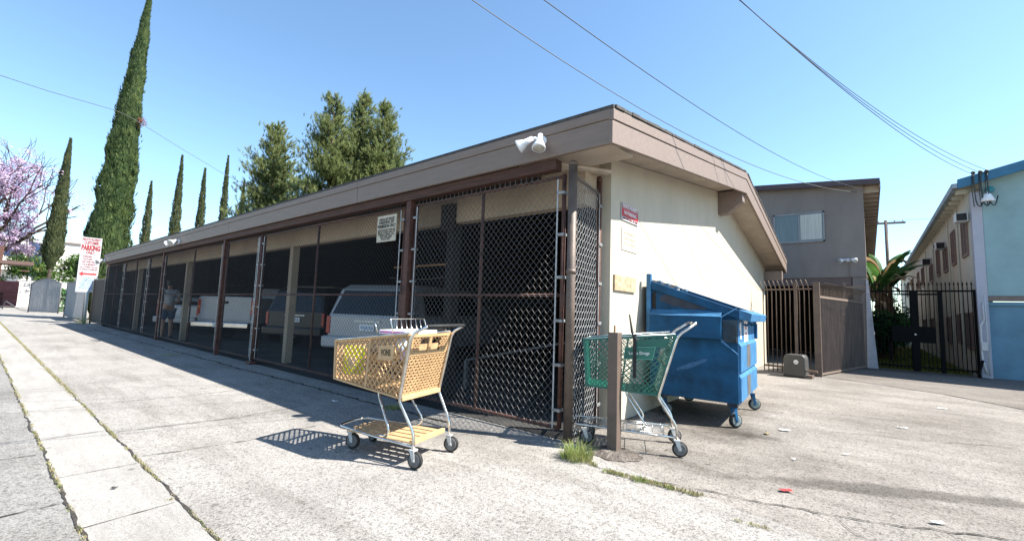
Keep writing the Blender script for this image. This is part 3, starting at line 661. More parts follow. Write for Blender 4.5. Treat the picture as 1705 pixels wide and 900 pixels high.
def cart(loc, rz, q, pm, pm2, label, tan):
    t = thing('shopping_cart', loc, rz, label, 'shopping cart', 'shopping carts left at the corner')
    W = lambda a, s_: s_ * a / 2
    LFT = [Vector((q['xft'], s_ * q['wft'] / 2, q['zft'])) for s_ in (1, -1)]; LFB = [Vector((q['xfb'], s_ * q['wfb'] / 2, q['zfb'])) for s_ in (1, -1)]
    LRT = [Vector((q['xrt'], s_ * q['wrt'] / 2, q['zrt'])) for s_ in (1, -1)]; LRB = [Vector((q['xrb'], s_ * q['wrb'] / 2, q['zrb'])) for s_ in (1, -1)]
    px, pz, bw_ = (.052, .062, .0072) if tan else (.050, .050, .0055)
    bk = MB()
    for i in (0, 1):
        L_ = ((LFB[i] - LRB[i]).length + (LFT[i] - LRT[i]).length) / 2
        lattice(bk, LRB[i], LFB[i], LFT[i], LRT[i], px, pz, bw_, .010)
        a, c = LRB[i], LFB[i]; bk.bar(a, c, .022, .014); bk.bar(LRT[i], LFT[i], .03, .014)
        for a, c in ((LRB[i], LRT[i]), (LFB[i], LFT[i])): bk.bar(a, c, .022, .014, (0, 1, 0))
        # vertical stiffeners
        for u in ((.50,) if tan else (.5,)): bk.bar(lerp3(LRB[i], LFB[i], u), lerp3(LRT[i], LFT[i], u), .02 if tan else .012, .012, (0, 1, 0))
    lattice(bk, LFB[0], LFB[1], LFT[1], LFT[0], px, pz, bw_ + .002, .010)
    bk.bar(LFT[0], LFT[1], .03, .02); bk.bar(LFB[0], LFB[1], .03, .02)
    lattice(bk, LRB[0], LFB[0], LFB[1], LRB[1], .05, .05, .009, .010)
    bk.build('basket', pm, t)
    # rim tube
    b = MB(); rim = [LRT[0], LFT[0] + Vector((.0, .0, .0)), LFT[1], LRT[1]]; b.tube(smooth_path([r_ + Vector((0, 0, .012)) for r_ in rim], 4, .04), .007, 8); b.build('rim_wire', CHROME, t, True)
    # rear flap
    b = MB(); ins = .012
    RB = [LRB[0] + Vector((0, -.02, .01)), LRB[1] + Vector((0, .02, .01))]; RT = [LRT[0] + Vector((0, -.02, -.01)), LRT[1] + Vector((0, .02, -.01))]
    if tan:
        lattice(b, RB[0], RB[1], lerp3(RB[1], RT[1], .68), lerp3(RB[0], RT[0], .68), .046, .046, .0125, .010)
        lattice(b, lerp3(RB[0], RT[0], .70), lerp3(RB[1], RT[1], .70), RT[1], RT[0], .040, .040, .009, .010, skip=(.115, .375, .0, .115))
        for z_ in (0, .69, 1): b.bar(lerp3(RB[0], RT[0], z_), lerp3(RB[1], RT[1], z_), .022, .014, (1, 0, 0))
        mid0 = lerp3(RB[0], RT[0], .72); mid1 = lerp3(RB[1], RT[1], .72)
        b.bar(lerp3(RB[0], RT[0], .70), RT[0], .05, .012, (1, 0, 0)); b.bar(lerp3(RB[1], RT[1], .70), RT[1], .05, .012, (1, 0, 0))
        b.bar(lerp3(lerp3(RB[0], RB[1], .5), lerp3(RT[0], RT[1], .5), .70), lerp3(RT[0], RT[1], .5), .03, .012, (1, 0, 0))
    else:
        lattice(b, RB[0], RB[1], RT[1], RT[0], .05, .05, .006, .008)
        for z_ in (0, .5, 1): b.bar(lerp3(RB[0], RT[0], z_), lerp3(RB[1], RT[1], z_), .014, .012, (1, 0, 0))
    fl = b.build('rear_flap', pm, t)
    if tan:   # seat leg-hole flap with two arches, partly closing the holes
        b = MB()
        for u0 in (.235, .535):
            a0 = lerp3(lerp3(RB[0], RB[1], u0), lerp3(RT[0], RT[1], u0), .71); a1 = lerp3(lerp3(RB[0], RB[1], u0 + .235), lerp3(RT[0], RT[1], u0 + .235), .71)
            h0 = lerp3(a0, lerp3(RT[0], RT[1], u0), .48); h1 = lerp3(a1, lerp3(RT[0], RT[1], u0 + .235), .48); n_ = Vector((.008, 0, 0))
            b.add([a0 + n_, a1 + n_, h1 + n_, h0 + n_, a0 + n_ * 1.2, a1 + n_ * 1.2, h1 + n_ * 1.2, h0 + n_ * 1.2], [(0, 1, 2, 3), (7, 6, 5, 4), (0, 4, 5, 1), (1, 5, 6, 2), (2, 6, 7, 3), (3, 7, 4, 0)])
        b.build('leg_hole_cover', pm2, fl)
    b = MB(); b.bar(LRB[0] + Vector((-.012, .0, -.006)), LRB[1] + Vector((-.012, 0, -.006)), .03, .034); b.build('rear_bumper', pm2, t, bevel=.005)
    for i, s_ in ((0, 1), (1, -1)):        # side frame: handle > rear corner > leg > wheel
        x0, z0 = q['xrb'] - .005, q['zrb']
        path = [(q['xh'], s_ * q['wh'] / 2, q['zh']), (q['xrt'] - .02, s_ * (q['wrt'] / 2 + .004), q['zrt'] + .004), (x0 - .005, s_ * (q['wrb'] / 2 + .008), z0 + .0), (x0 - .005, s_ * (q['wrb'] / 2 + .008), z0 - .03), (.02, s_ * q['tr'] / 2, .25), (.01, s_ * q['tr'] / 2, .13)]
        b = MB(); b.tube(smooth_path(path, 6, .05), .0115, 10); b.build('side_tube', CHROME, t, True)
        # front support leg bends forward into the tray rail
        b = MB(); b.tube(smooth_path([(.42, s_ * .16, .50), (.43, s_ * .165, .47), (.26, s_ * (q['tr'] / 2 - .02), .22), (.31, s_ * (q['tr'] / 2 - .04), .168), (.42, s_ * .17, .165)], 6, .06), .0095, 10); b.build('support_leg', CHROME, t, True)
        caster(t, .015, s_ * q['tr'] / 2, .062, .026, math.pi * (.0 if s_ > 0 else .06))
        caster(t, q['wb'] + .02, s_ * q['tf'] / 2, .062, .026, math.pi * (.04 if s_ > 0 else -.08))
    b = MB(); b.tube([(q['xh'] + .0, W(q['wh'], 1), q['zh']), (q['xh'], W(q['wh'], -1), q['zh'])], .013, 12); b.build('handle', BLACK if tan else CHROME, t, True)
    b = MB(); tr = [(.01, q['tr'] / 2, .15), (.40, q['tr'] / 2 - .02, .16), (q['wb'] + .12, q['tf'] / 2 + .04, .175), (q['wb'] + .16, 0, .172), (q['wb'] + .12, -q['tf'] / 2 - .04, .175), (.40, -q['tr'] / 2 + .02, .16), (.01, -q['tr'] / 2, .15)]
    b.tube(smooth_path(tr, 6, .06), .009, 10); b.build('tray_frame', CHROME, t, True)
    b = MB()
    if tan:
        for k in range(5):
            y = -.17 + k * .085; b.box(.06, q['wb'] + .02 - abs(y) * .2, y - .032, y + .032, .158, .170)
        for k in range(8): b.box(.06 + k * .085, .075 + k * .085, -.20 + k * .006, .20 - k * .006, .150, .158)
        b.box(.04, .07, -.21, .21, .15, .185)
        b.build('bottom_tray', pm2, t, bevel=.003)
    else:
        for k in range(7):
            y = -.18 + k * .06; b.tube([(.10, y, .165), (q['wb'] + .06, y * .72, .172)], .003, 5)
        for x in (.12, .3, .5, .68): b.tube([(x, -.2 + x * .06, .165), (x, .2 - x * .06, .165)], .003, 5)
        for y in (.20, .17): b.tube(smooth_path([(.12, y, .16), (.12, y, .225), (.45, y - .02, .225), (.45, y - .02, .165)], 4, .02), .003, 5)
        for k in range(5): b.tube([(.14 + k * .07, .2, .165), (.14 + k * .07, .2, .225)], .003, 5)
        b.build('bottom_rack', CHROME, t, True)
    # folding child seat wires standing over the rear
    b = MB()
    if tan:
        y0, y1 = .215, -.215; x = q['xrt'] + .20; z0 = q['zrt'] - .06; z1 = q['zrt'] + .11
        b.tube(smooth_path([(x - .02, y0, z0), (x + .04, y0, z1), (x + .04, y1, z1), (x - .02, y1, z0)], 5, .025), .0045, 8)
        for k in range(1, 7): y = y0 + (y1 - y0) * k / 7; b.tube([(x - .02, y, z0 - .1), (x + .04, y, z1)], .0028, 6)
        b.tube([(x - .022, y0, z0 + .06), (x - .022, y1, z0 + .06)], .003, 6)
        b.tube(smooth_path([(q['xrt'] + .01, y0 * .8, q['zrt']), (q['xrt'] - .03, y0 * .8, q['zrt'] + .035), (q['xrt'] - .03, y1 * .8, q['zrt'] + .035), (q['xrt'] + .01, y1 * .8, q['zrt'])], 4, .02), .004, 8)
        b.tube([(x + .16, y0, z0 + .06), (x + .205, y0, z1 - .02)], .0045, 8)
    else:
        b.tube(smooth_path([(q['xrt'] + .02, .2, q['zrt'] - .02), (q['xrt'] + .02, -.2, q['zrt'] - .02)], 2, .02), .004, 8)
        for k in range(5): y = .16 - .08 * k; b.tube([(q['xrt'] + .05, y, q['zrt'] - .02), (q['xrt'] + .12, y, q['zrt'] - .25)], .003, 6)
    b.build('child_seat_wires', CHROME, t, True)
    # side plates with lettering
    for i, s_ in ((0, 1),):
        A_, B_, C_, D_ = LRB[i], LFB[i], LFT[i], LRT[i]
        def P(u, v): return lerp3(lerp3(A_, B_, u), lerp3(D_, C_, u), v)
        u0, u1, v0, v1 = (.155, .36, .58, .84) if tan else (.18, .52, .60, .82)
        n_ = (B_ - A_).cross(D_ - A_).normalized(); n_ = n_ if n_.y > 0 else -n_
        Q = [P(u0, v0), P(u1, v0), P(u1, v1), P(u0, v1)]
        b = MB(); b.add([p_ - n_ * .004 for p_ in Q] + [p_ + n_ * .013 for p_ in Q], [(0, 1, 2, 3), (7, 6, 5, 4), (0, 4, 5, 1), (1, 5, 6, 2), (2, 6, 7, 3), (3, 7, 4, 0)])
        pt = b.build('name_plate', pm2 if tan else GREENP, t)
        cen = P((u0 + u1) / 2, (v0 + v1) / 2) + n_ * .0145; xa = (Q[0] - Q[1])
        if tan: lettering('VONS', .07, frame_M(cen, xa, Q[3] - Q[0]), mat('dark_olive_ink', (.07, .06, .03), .6), pt, bold=.012, width=.105)
        else:
            lettering('Longs Drugs', .036, frame_M(cen, xa, Q[3] - Q[0]), WHITE, pt, bold=.01, width=.17)
            b = MB()
            for a_, c_ in zip(Q, Q[1:] + Q[:1]): b.bar(a_ + n_ * .014, c_ + n_ * .014, .005, .004, n_)
            b.build('plate_border', GREENL, pt)
            Q2 = [P(.05, v1 - .02), P(.40, v1 - .02), P(.40, .96), P(.05, .96)]
            b = MB(); b.add([p_ - n_ * .002 for p_ in Q2] + [p_ + n_ * .004 for p_ in Q2], [(0, 1, 2, 3), (7, 6, 5, 4), (0, 4, 5, 1), (1, 5, 6, 2), (2, 6, 7, 3), (3, 7, 4, 0)]); b.build('upper_side_plate', GREENP, t)
    return t
QA = dict(tr=.46, tf=.237, wb=.717, xrt=.071, zrt=.955, wrt=.53, xrb=.153, zrb=.483, wrb=.486, xft=.9, zft=.858, wft=.38, xfb=.895, zfb=.553, wfb=.365, xh=-.072, zh=1.023, wh=.491)
QB = dict(tr=.426, tf=.236, wb=.77, xrt=.03, zrt=.995, wrt=.53, xrb=.172, zrb=.487, wrb=.459, xft=.795, zft=.92, wft=.378, xfb=.77, zfb=.521, wfb=.362, xh=-.13, zh=1.10, wh=.496)
c1 = cart((-.489, -1.158, 0), 3.372, QA, TAN, TANL, 'tan plastic shopping cart standing in the sun with a yellow flyer in it', True)
c2 = cart((.798, .505, 0), 3.565, QB, GREENP, GREENL, 'green plastic shopping cart behind the square brown post', False)
# contents of the tan cart
M1 = Matrix.Translation((-.489, -1.158, 0)) @ Matrix.Rotation(3.372, 4, 'Z')
def incart(name, label, cat, build_):
    o = thing(name, M1 @ Vector((0, 0, 0)), 3.372, label, cat); build_(o); return o
def fly(o):
    b = MB(); b.box(.585, .81, .178, .180, .60, .83); b.build('sheet', YELLOW, o)
    b = MB(); b.box(.68, .76, .1805, .1815, .66, .74); b.build('printed_panel', mat('printed_panel', (.75, .55, .38), .7, 0, .4, 40, col2=(.8, .8, .7)), o)
incart('flyer', 'bright yellow green flyer standing inside the front of the tan cart', 'flyer', fly)
def boxx(o):
    b = MB(); b.box(.16, .42, -.20, .21, .945, .975, Matrix.Translation((0, 0, 0))); b.build('carton', PAPER, o, bevel=.004)
    b = MB(); b.box(.17, .41, .211, .213, .952, .968); b.build('printed_edge', mat('printed_edge', (.62, .12, .2), .6, 0, .5, 60, col2=(.15, .2, .6)), o)
incart('flat_carton', 'flat white carton lying across the top of the tan cart basket', 'box', boxx)
def bagx(o):
    for (x, y, z, r, mt) in ((.24, .14, .86, .055, mat('pale_blue_pack', (.30, .55, .75), .4, 0, .4, 30, col2=(.7, .7, .75))), (.19, .15, .79, .05, mat('lilac_pack', (.45, .36, .62), .4, 0, .4, 30, col2=(.7, .6, .6))), (.30, .12, .80, .05, mat('peach_pack', (.72, .52, .36), .5, 0, .3, 30))):
        b = MB(); b.lathe([(r * .4, -r), (r * .85, -r * .6), (r, 0), (r * .8, r * .7), (r * .3, r)], Matrix.Translation((x, y, z)) @ Matrix.Rotation(.5, 4, 'X'), 12); b.build('packet', mt, o, True)
incart('grocery_packets', 'pastel grocery packets bundled in the rear of the tan cart', 'groceries', bagx)
# black strap hung on the green cart
M2 = Matrix.Translation((.798, .505, 0)) @ Matrix.Rotation(3.565, 4, 'Z')
t = thing('black_strap', M2 @ Vector((.36, .25, 0)), 3.565, 'black strap looped over the side of the green cart', 'strap')
b = MB(); b.bar((0, 0, .62), (0, .012, .99), .028, .004, (0, 1, 0)); b.tube([(-.01, .01, .95), (.02, .0, 1.0), (.045, -.03, 1.16)], [.012, .012, .006], 8); b.build('webbing', STRAP, t)

# ------------------------------------------------------------ dumpster
D = thing('dumpster', (.10, 1.66, 0), R_(4), 'blue steel dumpster with sloping lid rim against the cream end wall', 'dumpster')
LX, LY, ZB = .945, 1.42, .25
def dz(x): return 1.53 - (1.53 - 1.20) * x / LX
b = MB()
for y in (0, LY - .004): b.prism([(0, ZB), (LX, ZB), (LX, dz(LX)), (0, dz(0))], 'y', y, y + .004)
b.box(0, .004, 0, LY, ZB, dz(0)); b.box(0, LX, 0, LY, ZB, ZB + .005)
b.build('body', BLUE, D)
b = MB(); b.box(LX, LX + .004, 0, LY, ZB, dz(LX)); 
b.build('front_panel', BLUEW, D)
for z0, z1 in ((ZB + .02, .56), (.58, .90)):
    b = MB(); b.prism([(LX + .004, z0), (LX + .03, z0), (LX + .03, z1 - .04), (LX + .004, z1)], 'y', .015, LY - .03); b.build('pressed_rib', BLUEW, D, bevel=.004)
for y in (-.03, LY - .03):
    b = MB(); b.add([(-.02, y, dz(-.02) + .05), (LX + .02, y, dz(LX + .02) + .05), (LX + .02, y, dz(LX + .02) - .045), (-.02, y, dz(-.02) - .045), (-.02, y + .06, dz(-.02) + .05), (LX + .02, y + .06, dz(LX + .02) + .05), (LX + .02, y + .06, dz(LX + .02) - .045), (-.02, y + .06, dz(-.02) - .045)],
          [(0, 1, 2, 3), (7, 6, 5, 4), (0, 4, 5, 1), (1, 5, 6, 2), (2, 6, 7, 3), (3, 7, 4, 0)])
    b.build('side_rim', BLUE, D, bevel=.006)
b = MB(); b.prism([(LX + .02, dz(LX) - .05), (LX + .13, dz(LX) - .075), (LX + .145, dz(LX) + .01), (LX + .02, dz(LX) + .055)], 'y', -.03, LY + .03); b.build('front_rim', BLUEW, D, bevel=.006)
b = MB(); b.box(-.035, .02, -.04, .02, .95, 1.66); b.build('hinge_bracket', BLUEW, D, bevel=.008)
for i, x in enumerate((.07, .16, .27, .36)):
    b = MB(); b.box(x, x + .05, .03, .12, dz(x) + .045, dz(x) + .075); b.build('lid_clip', mat('lid_clip', (.10, .16, .22), .5) if i == 0 else bpy.data.materials['lid_clip'], D, bevel=.006)
b = MB(); b.box(-.03, -.012, .03, LY - .03, .60, 1.60); b.build('open_lid', BLACK, D, bevel=.004)
b = MB(); b.add([(.02, -.002, 1.42), (.07, -.002, 1.46), (.075, -.002, 1.0), (.02, -.002, 1.0), (.02, -.004, 1.42), (.07, -.004, 1.46), (.075, -.004, 1.0), (.02, -.004, 1.0)], [(0, 1, 2, 3), (7, 6, 5, 4)]); b.build('gap_shade_patch', BLACK, D)  # black patch on solid steel, painted as the shade in a gap
for s_, y0 in ((-1, 0), (1, LY)):                      # fork pockets
    b = MB(); y1 = y0 + s_ * .115; ya, yb = min(y0, y1), max(y0, y1)
    b.prism([(.03, .93), (.80, .93), (.80, 1.165), (.03, 1.165)], 'y', ya, yb)
    b.build('fork_pocket', BLUE, D, bevel=.004)
    b = MB(); P_ = [(.03, y1, 1.168), (.80, y1, 1.168), (.80, y0 + s_ * .006, 1.235), (.03, y0 + s_ * .006, 1.235)]
    b.add(P_ + [(x, y, z + .004) for x, y, z in P_], [(0, 1, 2, 3), (7, 6, 5, 4), (0, 4, 5, 1), (1, 5, 6, 2), (2, 6, 7, 3), (3, 7, 4, 0)]); b.build('pocket_top', BLUEW, D)
    b = MB(); b.add([(.80, y1, .93), (LX, y0 + s_ * .005, .78), (LX, y0 + s_ * .03, .78), (.80, y1 + .0, .90), (.80, y1, 1.165), (LX, y0 + s_ * .005, 1.29), (LX, y0 + s_ * .03, 1.27)], [(0, 1, 2, 3)])
    b.bar((.80, y1, .93), (LX, y0 + s_ * .01, .77), .012, .006); b.bar((.80, y1, 1.165), (LX, y0 + s_ * .01, 1.27), .012, .006); b.build('gusset', BLUEW, D)
b = MB(); b.box(.802, LX - .002, -.06, -.004, .90, 1.14); b.build('dark_mottled_block', mat('mottled_dark_blue', (.02, .045, .07), .7, 0, .5, 7, col2=(.01, .012, .012)), D)  # dark blue mottled towards black
b = MB(); b.box(LX - .03, LX + .035, LY - .03, LY + .06, .90, 1.10); b.build('rear_block', BLUE, D)
b = MB()
P_ = []
random.seed(3)
for i in range(40):
    a = 6.283 * i / 40; P_.append((.40 + .29 * math.cos(a) + random.uniform(-.01, .01), -.003, 1.325 + .07 * math.sin(a) - .10 * (math.cos(a)) * .4 + random.uniform(-.01, .01)))
b.add(P_, [tuple(range(40))]); b.build('painted_over_patch', BLUED, D)
b = MB(); P_ = [(.47 + .17 * math.cos(6.283 * i / 24) , -.003, .62 + .03 * math.sin(6.283 * i / 24) + .07 * math.cos(6.283 * i / 24) + random.uniform(-.008, .008)) for i in range(24)]
b.add(P_, [tuple(range(24))]); b.build('scuff_mark', mat('pale_scuff', (.03, .11, .23), .6, 0, .3, 22, col2=(.006, .072, .18)), D)
for z0, z1 in ((ZB + .03, .51), (.60, .86)):
    b = MB(); b.box(LX + .0305, LX + .032, .46, .74, z0, z1); b.build('grime_streak', GREYMARK, D)
b = MB(); b.box(LX + .005, LX + .008, .10, .19, 1.03, 1.10); b.box(LX + .005, LX + .008, .15, .22, .93, 1.12); b.build('number_decal', WHITE, D)
b = MB(); b.box(LX + .005, LX + .009, .42, .74, .84 + .05, 1.14); st = b.build('warning_sticker', PAPER, D)
for z in (.965, 1.065):
    b = MB(); Mx = frame_M((LX + .0095, .58, z), (0, 1, 0), (0, 0, 1)); n_ = 20
    vs = []; 
    for i in range(n_):
        a = 6.283 * i / n_; vs += [Mx @ Vector((.085 * math.cos(a), .036 * math.sin(a), 0)), Mx @ Vector((.055 * math.cos(a), .022 * math.sin(a), 0))]
    b.add(vs, [(2 * i, 2 * ((i + 1) % n_), 2 * ((i + 1) % n_) + 1, 2 * i + 1) for i in range(n_)]); b.add([Mx @ Vector(p_) for p_ in [(-.06, -.012, .0004), (-.05, -.02, .0004), (.06, .012, .0004), (.05, .02, .0004)]], [(0, 1, 2, 3)]); b.build('prohibition_mark', RED, st)
b = MB()
for y in (.28, .40, .82, .94): b.tube(smooth_path([(LX + .09, y, dz(LX) - .05), (LX + .05, y, dz(LX) - .13), (LX + .02, y, dz(LX) - .10)], 4, .03), .008, 6)
b.build('lid_hook', BLUE, D)
b = MB()
for x in (.06, LX - .12): b.box(x, x + .10, .05, LY - .05, ZB - .04, ZB)
b.build('skid_rail', BLUED, D)
for x, y, ro in ((.86, .02, .9), (.90, LY - .18, .5), (.10, .15, .3), (.10, LY - .2, .4)):
    caster(D, x + .03, y, .072, .04, ro + math.pi, top_=.20, fork=BLUE, tyre=mat('rim_grey', (.16, .2, .2), .6) if 'rim_grey' not in bpy.data.materials else bpy.data.materials['rim_grey'])

# ------------------------------------------------------------ vehicles in the carport
def van(loc, rz, W_, H_, Ln, paint, label, cat, roofm=None, tail_low=False):
    """rear at local y=0 (facing -y), nose +y"""
    t = thing('parked_' + cat.replace(' ', '_'), loc, rz, label, cat, 'vehicles parked in the carport')
    h = W_ / 2; prof = [(.10, .36), (0.0, .42), (-.0, .95), (.16, H_ - .12), (.34, H_ - .02), (.6, H_), (2.6, H_), (3.5, 1.08), (Ln - .35, .92), (Ln, .70), (Ln, .36)]
    secs = [(-1, .93), (-.97, 1.0), (.97, 1.0), (1, .93)]
    b = MB(); vs = []; n = len(prof)
    for k_, (sx, sc) in enumerate(((-1, 0), (-.94, 1), (.94, 1), (1, 0))):
        for (y, z) in prof:
            tum = 1 - .16 * max(0, (z - .95)) / max(.01, H_ - .95)
            yy = y if sc else y + (.05 if y < 1 else -.05); zz = z if sc else (z - .04 if z > 1 else z)
            vs.append((sx * h * tum, yy, zz))
    fs = [tuple(range(n)), tuple(range(4 * n - 1, 3 * n - 1, -1))]
    for k_ in range(3):
        for i in range(n): fs.append((k_ * n + i, (k_ + 1) * n + i, (k_ + 1) * n + (i + 1) % n, k_ * n + (i + 1) % n))
    b.add(vs, fs); b.build('body', paint, t, bevel=.03)
    if roofm:
        b = MB(); b.box(-h * .80, h * .80, .5, 2.6, H_ - .01, H_ + .03); b.build('roof_panel', roofm, t, bevel=.02)
    def wq(z): return .16 * (z - .95) / (H_ - .12 - .95)
    b = MB(); z0, z1 = 1.0, H_ - .14
    vsg = []
    for (sx, z) in ((-1, z0), (1, z0), (1, z1), (-1, z1)):
        tum = 1 - .16 * (z - .95) / (H_ - .95); vsg.append((sx * h * (.88 if z == z0 else .83) * tum, wq(z) - .012, z))
    b.add(vsg + [(x, y + .01, z) for x, y, z in vsg], [(0, 1, 2, 3), (7, 6, 5, 4), (0, 4, 5, 1), (1, 5, 6, 2), (2, 6, 7, 3), (3, 7, 4, 0)]); b.build('rear_window', GLASS, t)
    for sx in (-1, 1):
        b = MB(); a0, a1 = .45, 3.0
        vsg = [(sx * (h * (1 - .16 * (z - .95) / (H_ - .95)) + .004), y, z) for y, z in ((a0, 1.02), (a1, 1.02), (a1 - .5, H_ - .15), (a0, H_ - .15))]
        b.add(vsg, [(0, 1, 2, 3)]); b.build('side_window', GLASS, t)
        b = MB(); b.box(min(sx * h * .99, sx * h * .90), max(sx * h * .99, sx * h * .90), -.015, .04, .62, .95); b.build('tail_light', TAILR, t, bevel=.01)
    b = MB(); b.box(-h * 1.0, h * 1.0, -.13, .06, .36, .58); b.build('rear_bumper', paint, t, bevel=.04)
    b = MB(); b.box(-.17, .17, -.022, -.01, .70, .82); pt = b.build('licence_plate', WHITE, t)
    b = MB(); b.box(-.30, .30, -.02, -.005, .86, .89); b.build('plate_garnish', ALU, t)
    lettering('4KJR726', .085, frame_M((0, -.024, .755), (1, 0, 0), (0, 0, 1)), BLUET, pt, width=.28)
    for sx in (-1, 1):
        for y in (.85, Ln - .9):
            b = MB(); Mw = Matrix.Translation((sx * (h - .1), y, .33)) @ Matrix.Rotation(math.pi / 2, 4, 'Y')
            b.lathe([(.2, -.10), (.32, -.10), (.33, -.06), (.33, .06), (.32, .10), (.2, .10)], Mw, 24); o = b.build('wheel', BLACK, t, True)
            b = MB(); b.lathe([(.03, -.108), (.20, -.09), (.20, .09), (.03, .108)], Mw, 18); b.build('rim', ALU, o, True)
    return t
def rear_at(lx, ly, rz, W_):   # thing origin from the rear-left bumper corner
    return (lx + math.cos(rz) * W_ / 2, ly + math.sin(rz) * W_ / 2, 0)
van(rear_at(-6.10, .92, R_(17), 2.0), R_(17), 2.0, 1.60, 4.6, CARW, 'white minivan parked nose in behind the sign panel', 'minivan')
van(rear_at(-10.1, 1.4, R_(24), 1.8), R_(24), 1.8, 1.62, 4.4, CARD, 'dark wagon with a tan roof in the bay left of the minivan', 'station wagon', TANROOF)
van(rear_at(-17.9, .78, R_(27), 1.85), R_(27), 1.85, 1.28, 4.2, CARW, 'low white car behind the standing man', 'car')
def pickup(loc, rz, W_, label):
    t = thing('parked_pickup', loc, rz, label, 'pickup truck', 'vehicles parked in the carport'); h = W_ / 2
    b = MB(); b.box(-h, -h + .10, .0, 2.2, .60, 1.30); b.box(h - .10, h, .0, 2.2, .60, 1.30); b.box(-h, h, 0, 2.2, .55, .66); b.build('bed', CARW, t, bevel=.03)
    b = MB(); b.box(-h + .10, h - .10, -.02, .04, .62, 1.32); tg = b.build('tailgate', CARW, t, bevel=.02)
    b = MB(); b.box(-.10, .10, -.03, -.018, 1.10, 1.18); b.build('tailgate_handle', BLACK, tg, bevel=.01)
    for s_ in (-1, 1):
        b = MB(); b.box(min(s_ * h, s_ * (h - .115)), max(s_ * h, s_ * (h - .115)), -.025, .08, .78, 1.22); o = b.build('tail_light', TAILR, t, bevel=.015)
        b = MB(); b.box(min(s_ * h * .99, s_ * (h - .10)), max(s_ * h * .99, s_ * (h - .10)), -.03, -.02, .95, 1.03); b.build('indicator', TAILA, o)
    b = MB(); b.box(-h, h, -.22, -.04, .40, .56); b.build('step_bumper', mat('chrome_bumper', (.75, .74, .72), .15, 1, .05, 8), t, bevel=.03)
    b = MB(); b.box(-.18, .18, -.232, -.221, .42, .54); b.build('licence_plate', WHITE, t); 
    b = MB(); b.prism([(2.2, .55), (4.9, .55), (4.9, .95), (4.0, 1.10), (3.45, 1.62), (2.45, 1.68), (2.2, 1.35)], 'x', -h * .97, h * .97); b.build('cab', CARW, t, bevel=.05)
    b = MB(); b.add([(-h * .8, 2.31, 1.33), (h * .8, 2.31, 1.33), (h * .74, 2.43, 1.6), (-h * .74, 2.43, 1.6)], [(0, 1, 2, 3)]); b.build('cab_window', GLASS, t)
    for sx in (-1, 1):
        for y in (.95, 4.0):
            b = MB(); Mw = Matrix.Translation((sx * (h - .12), y, .36)) @ Matrix.Rotation(math.pi / 2, 4, 'Y')
            b.lathe([(.2, -.11), (.35, -.11), (.36, -.07), (.36, .07), (.35, .11), (.2, .11)], Mw, 24); o = b.build('wheel', BLACK, t, True)
    return t
pickup(rear_at(-13.6, .85, R_(27), 2.0), R_(27), 2.0, 'white pickup truck parked tail out with chrome step bumper')
t = thing('lumber_shelf', (-5.2, 2.6, 0), 0, 'raw lumber boards stored high above the white minivan', 'lumber')
b = MB(); b.box(-1.1, .9, -.05, .06, 2.05, 2.09); b.build('upper_board', WOODL, t)
b = MB(); b.tube([(-1.3, 0, 1.84), (-.6, .0, 1.79), (.1, 0, 1.78), (.9, .0, 1.84)], .012, 6); b.build('bent_pipe', GALVD, t, True)
b = MB()
for x in (-1.0, .8): b.box(x, x + .04, -.02, .02, 1.75, 2.95)
b.build('hanger', DARKIN, t)
t = thing('leaning_board', (-1.9, .9, 0), 0, 'long dark grey board lying low behind the corner bay mesh', 'board')
b = MB(); b.bar((-.6, .3, .42), (.9, .9, .78), .10, .03); b.bar((-.6, .3, .40), (-.6, .3, 0), .05, .05, (1, 0, 0)); b.bar((.9, .9, .75), (.9, .9, 0), .05, .05, (1, 0, 0)); b.build('plank', mat('grey_plank', (.12, .12, .12), .8, 0, .3, 6), t)

# ------------------------------------------------------------ person standing between fence and inner post
def skin_body(name, joints, edges, mt, parent, sub=2):
    me = bpy.data.meshes.new(name); me.from_pydata([j[0] for j in joints], edges, []); me.materials.append(mt)
    o = bpy.data.objects.new(name, me); COL.objects.link(o); o.parent = parent
    sk = o.modifiers.new('skin', 'SKIN'); sk.use_smooth_shade = True
    if not me.skin_vertices: me.skin_vertices.new()
    for i, j in enumerate(joints):
        r = j[1]; me.skin_vertices[0].data[i].radius = r if isinstance(r, tuple) else (r, r)
        me.skin_vertices[0].data[i].use_root = (i == 0)
    s_ = o.modifiers.new('sub', 'SUBSURF'); s_.levels = sub; s_.render_levels = sub
    return o
PE = thing('person', (-14.35, .30, 0), R_(185), 'man in pale shirt and blue shorts standing behind the mesh holding something', 'person')
# local: +x forward, y left, z up
J = [((0, 0, .92), (.15, .12)), ((0, 0, 1.08), (.15, .11)), ((.0, 0, 1.28), (.17, .12)), ((-.01, 0, 1.42), (.12, .08)), ((.01, 0, 1.49), .055), ((.03, 0, 1.56), .06),
     ((.035, 0, 1.64), (.085, .075)), ((.03, 0, 1.72), (.075, .08)),
     ((-.01, .19, 1.40), .06), ((-.04, .25, 1.14), .045), ((.18, .20, 1.05), .035), ((.27, .16, 1.06), .03),
     ((-.01, -.19, 1.40), .06), ((-.04, -.25, 1.14), .045), ((.18, -.18, 1.05), .035), ((.27, -.14, 1.06), .03),
     ((0, .09, .86), .095), ((.02, .10, .50), .06), ((-.02, .10, .28), .055), ((-.01, .10, .08), .038), ((.13, .11, .03), .035),
     ((0, -.09, .86), .095), ((.02, -.10, .50), .06), ((-.02, -.10, .28), .055), ((-.01, -.10, .08), .038), ((.13, -.11, .03), .035)]
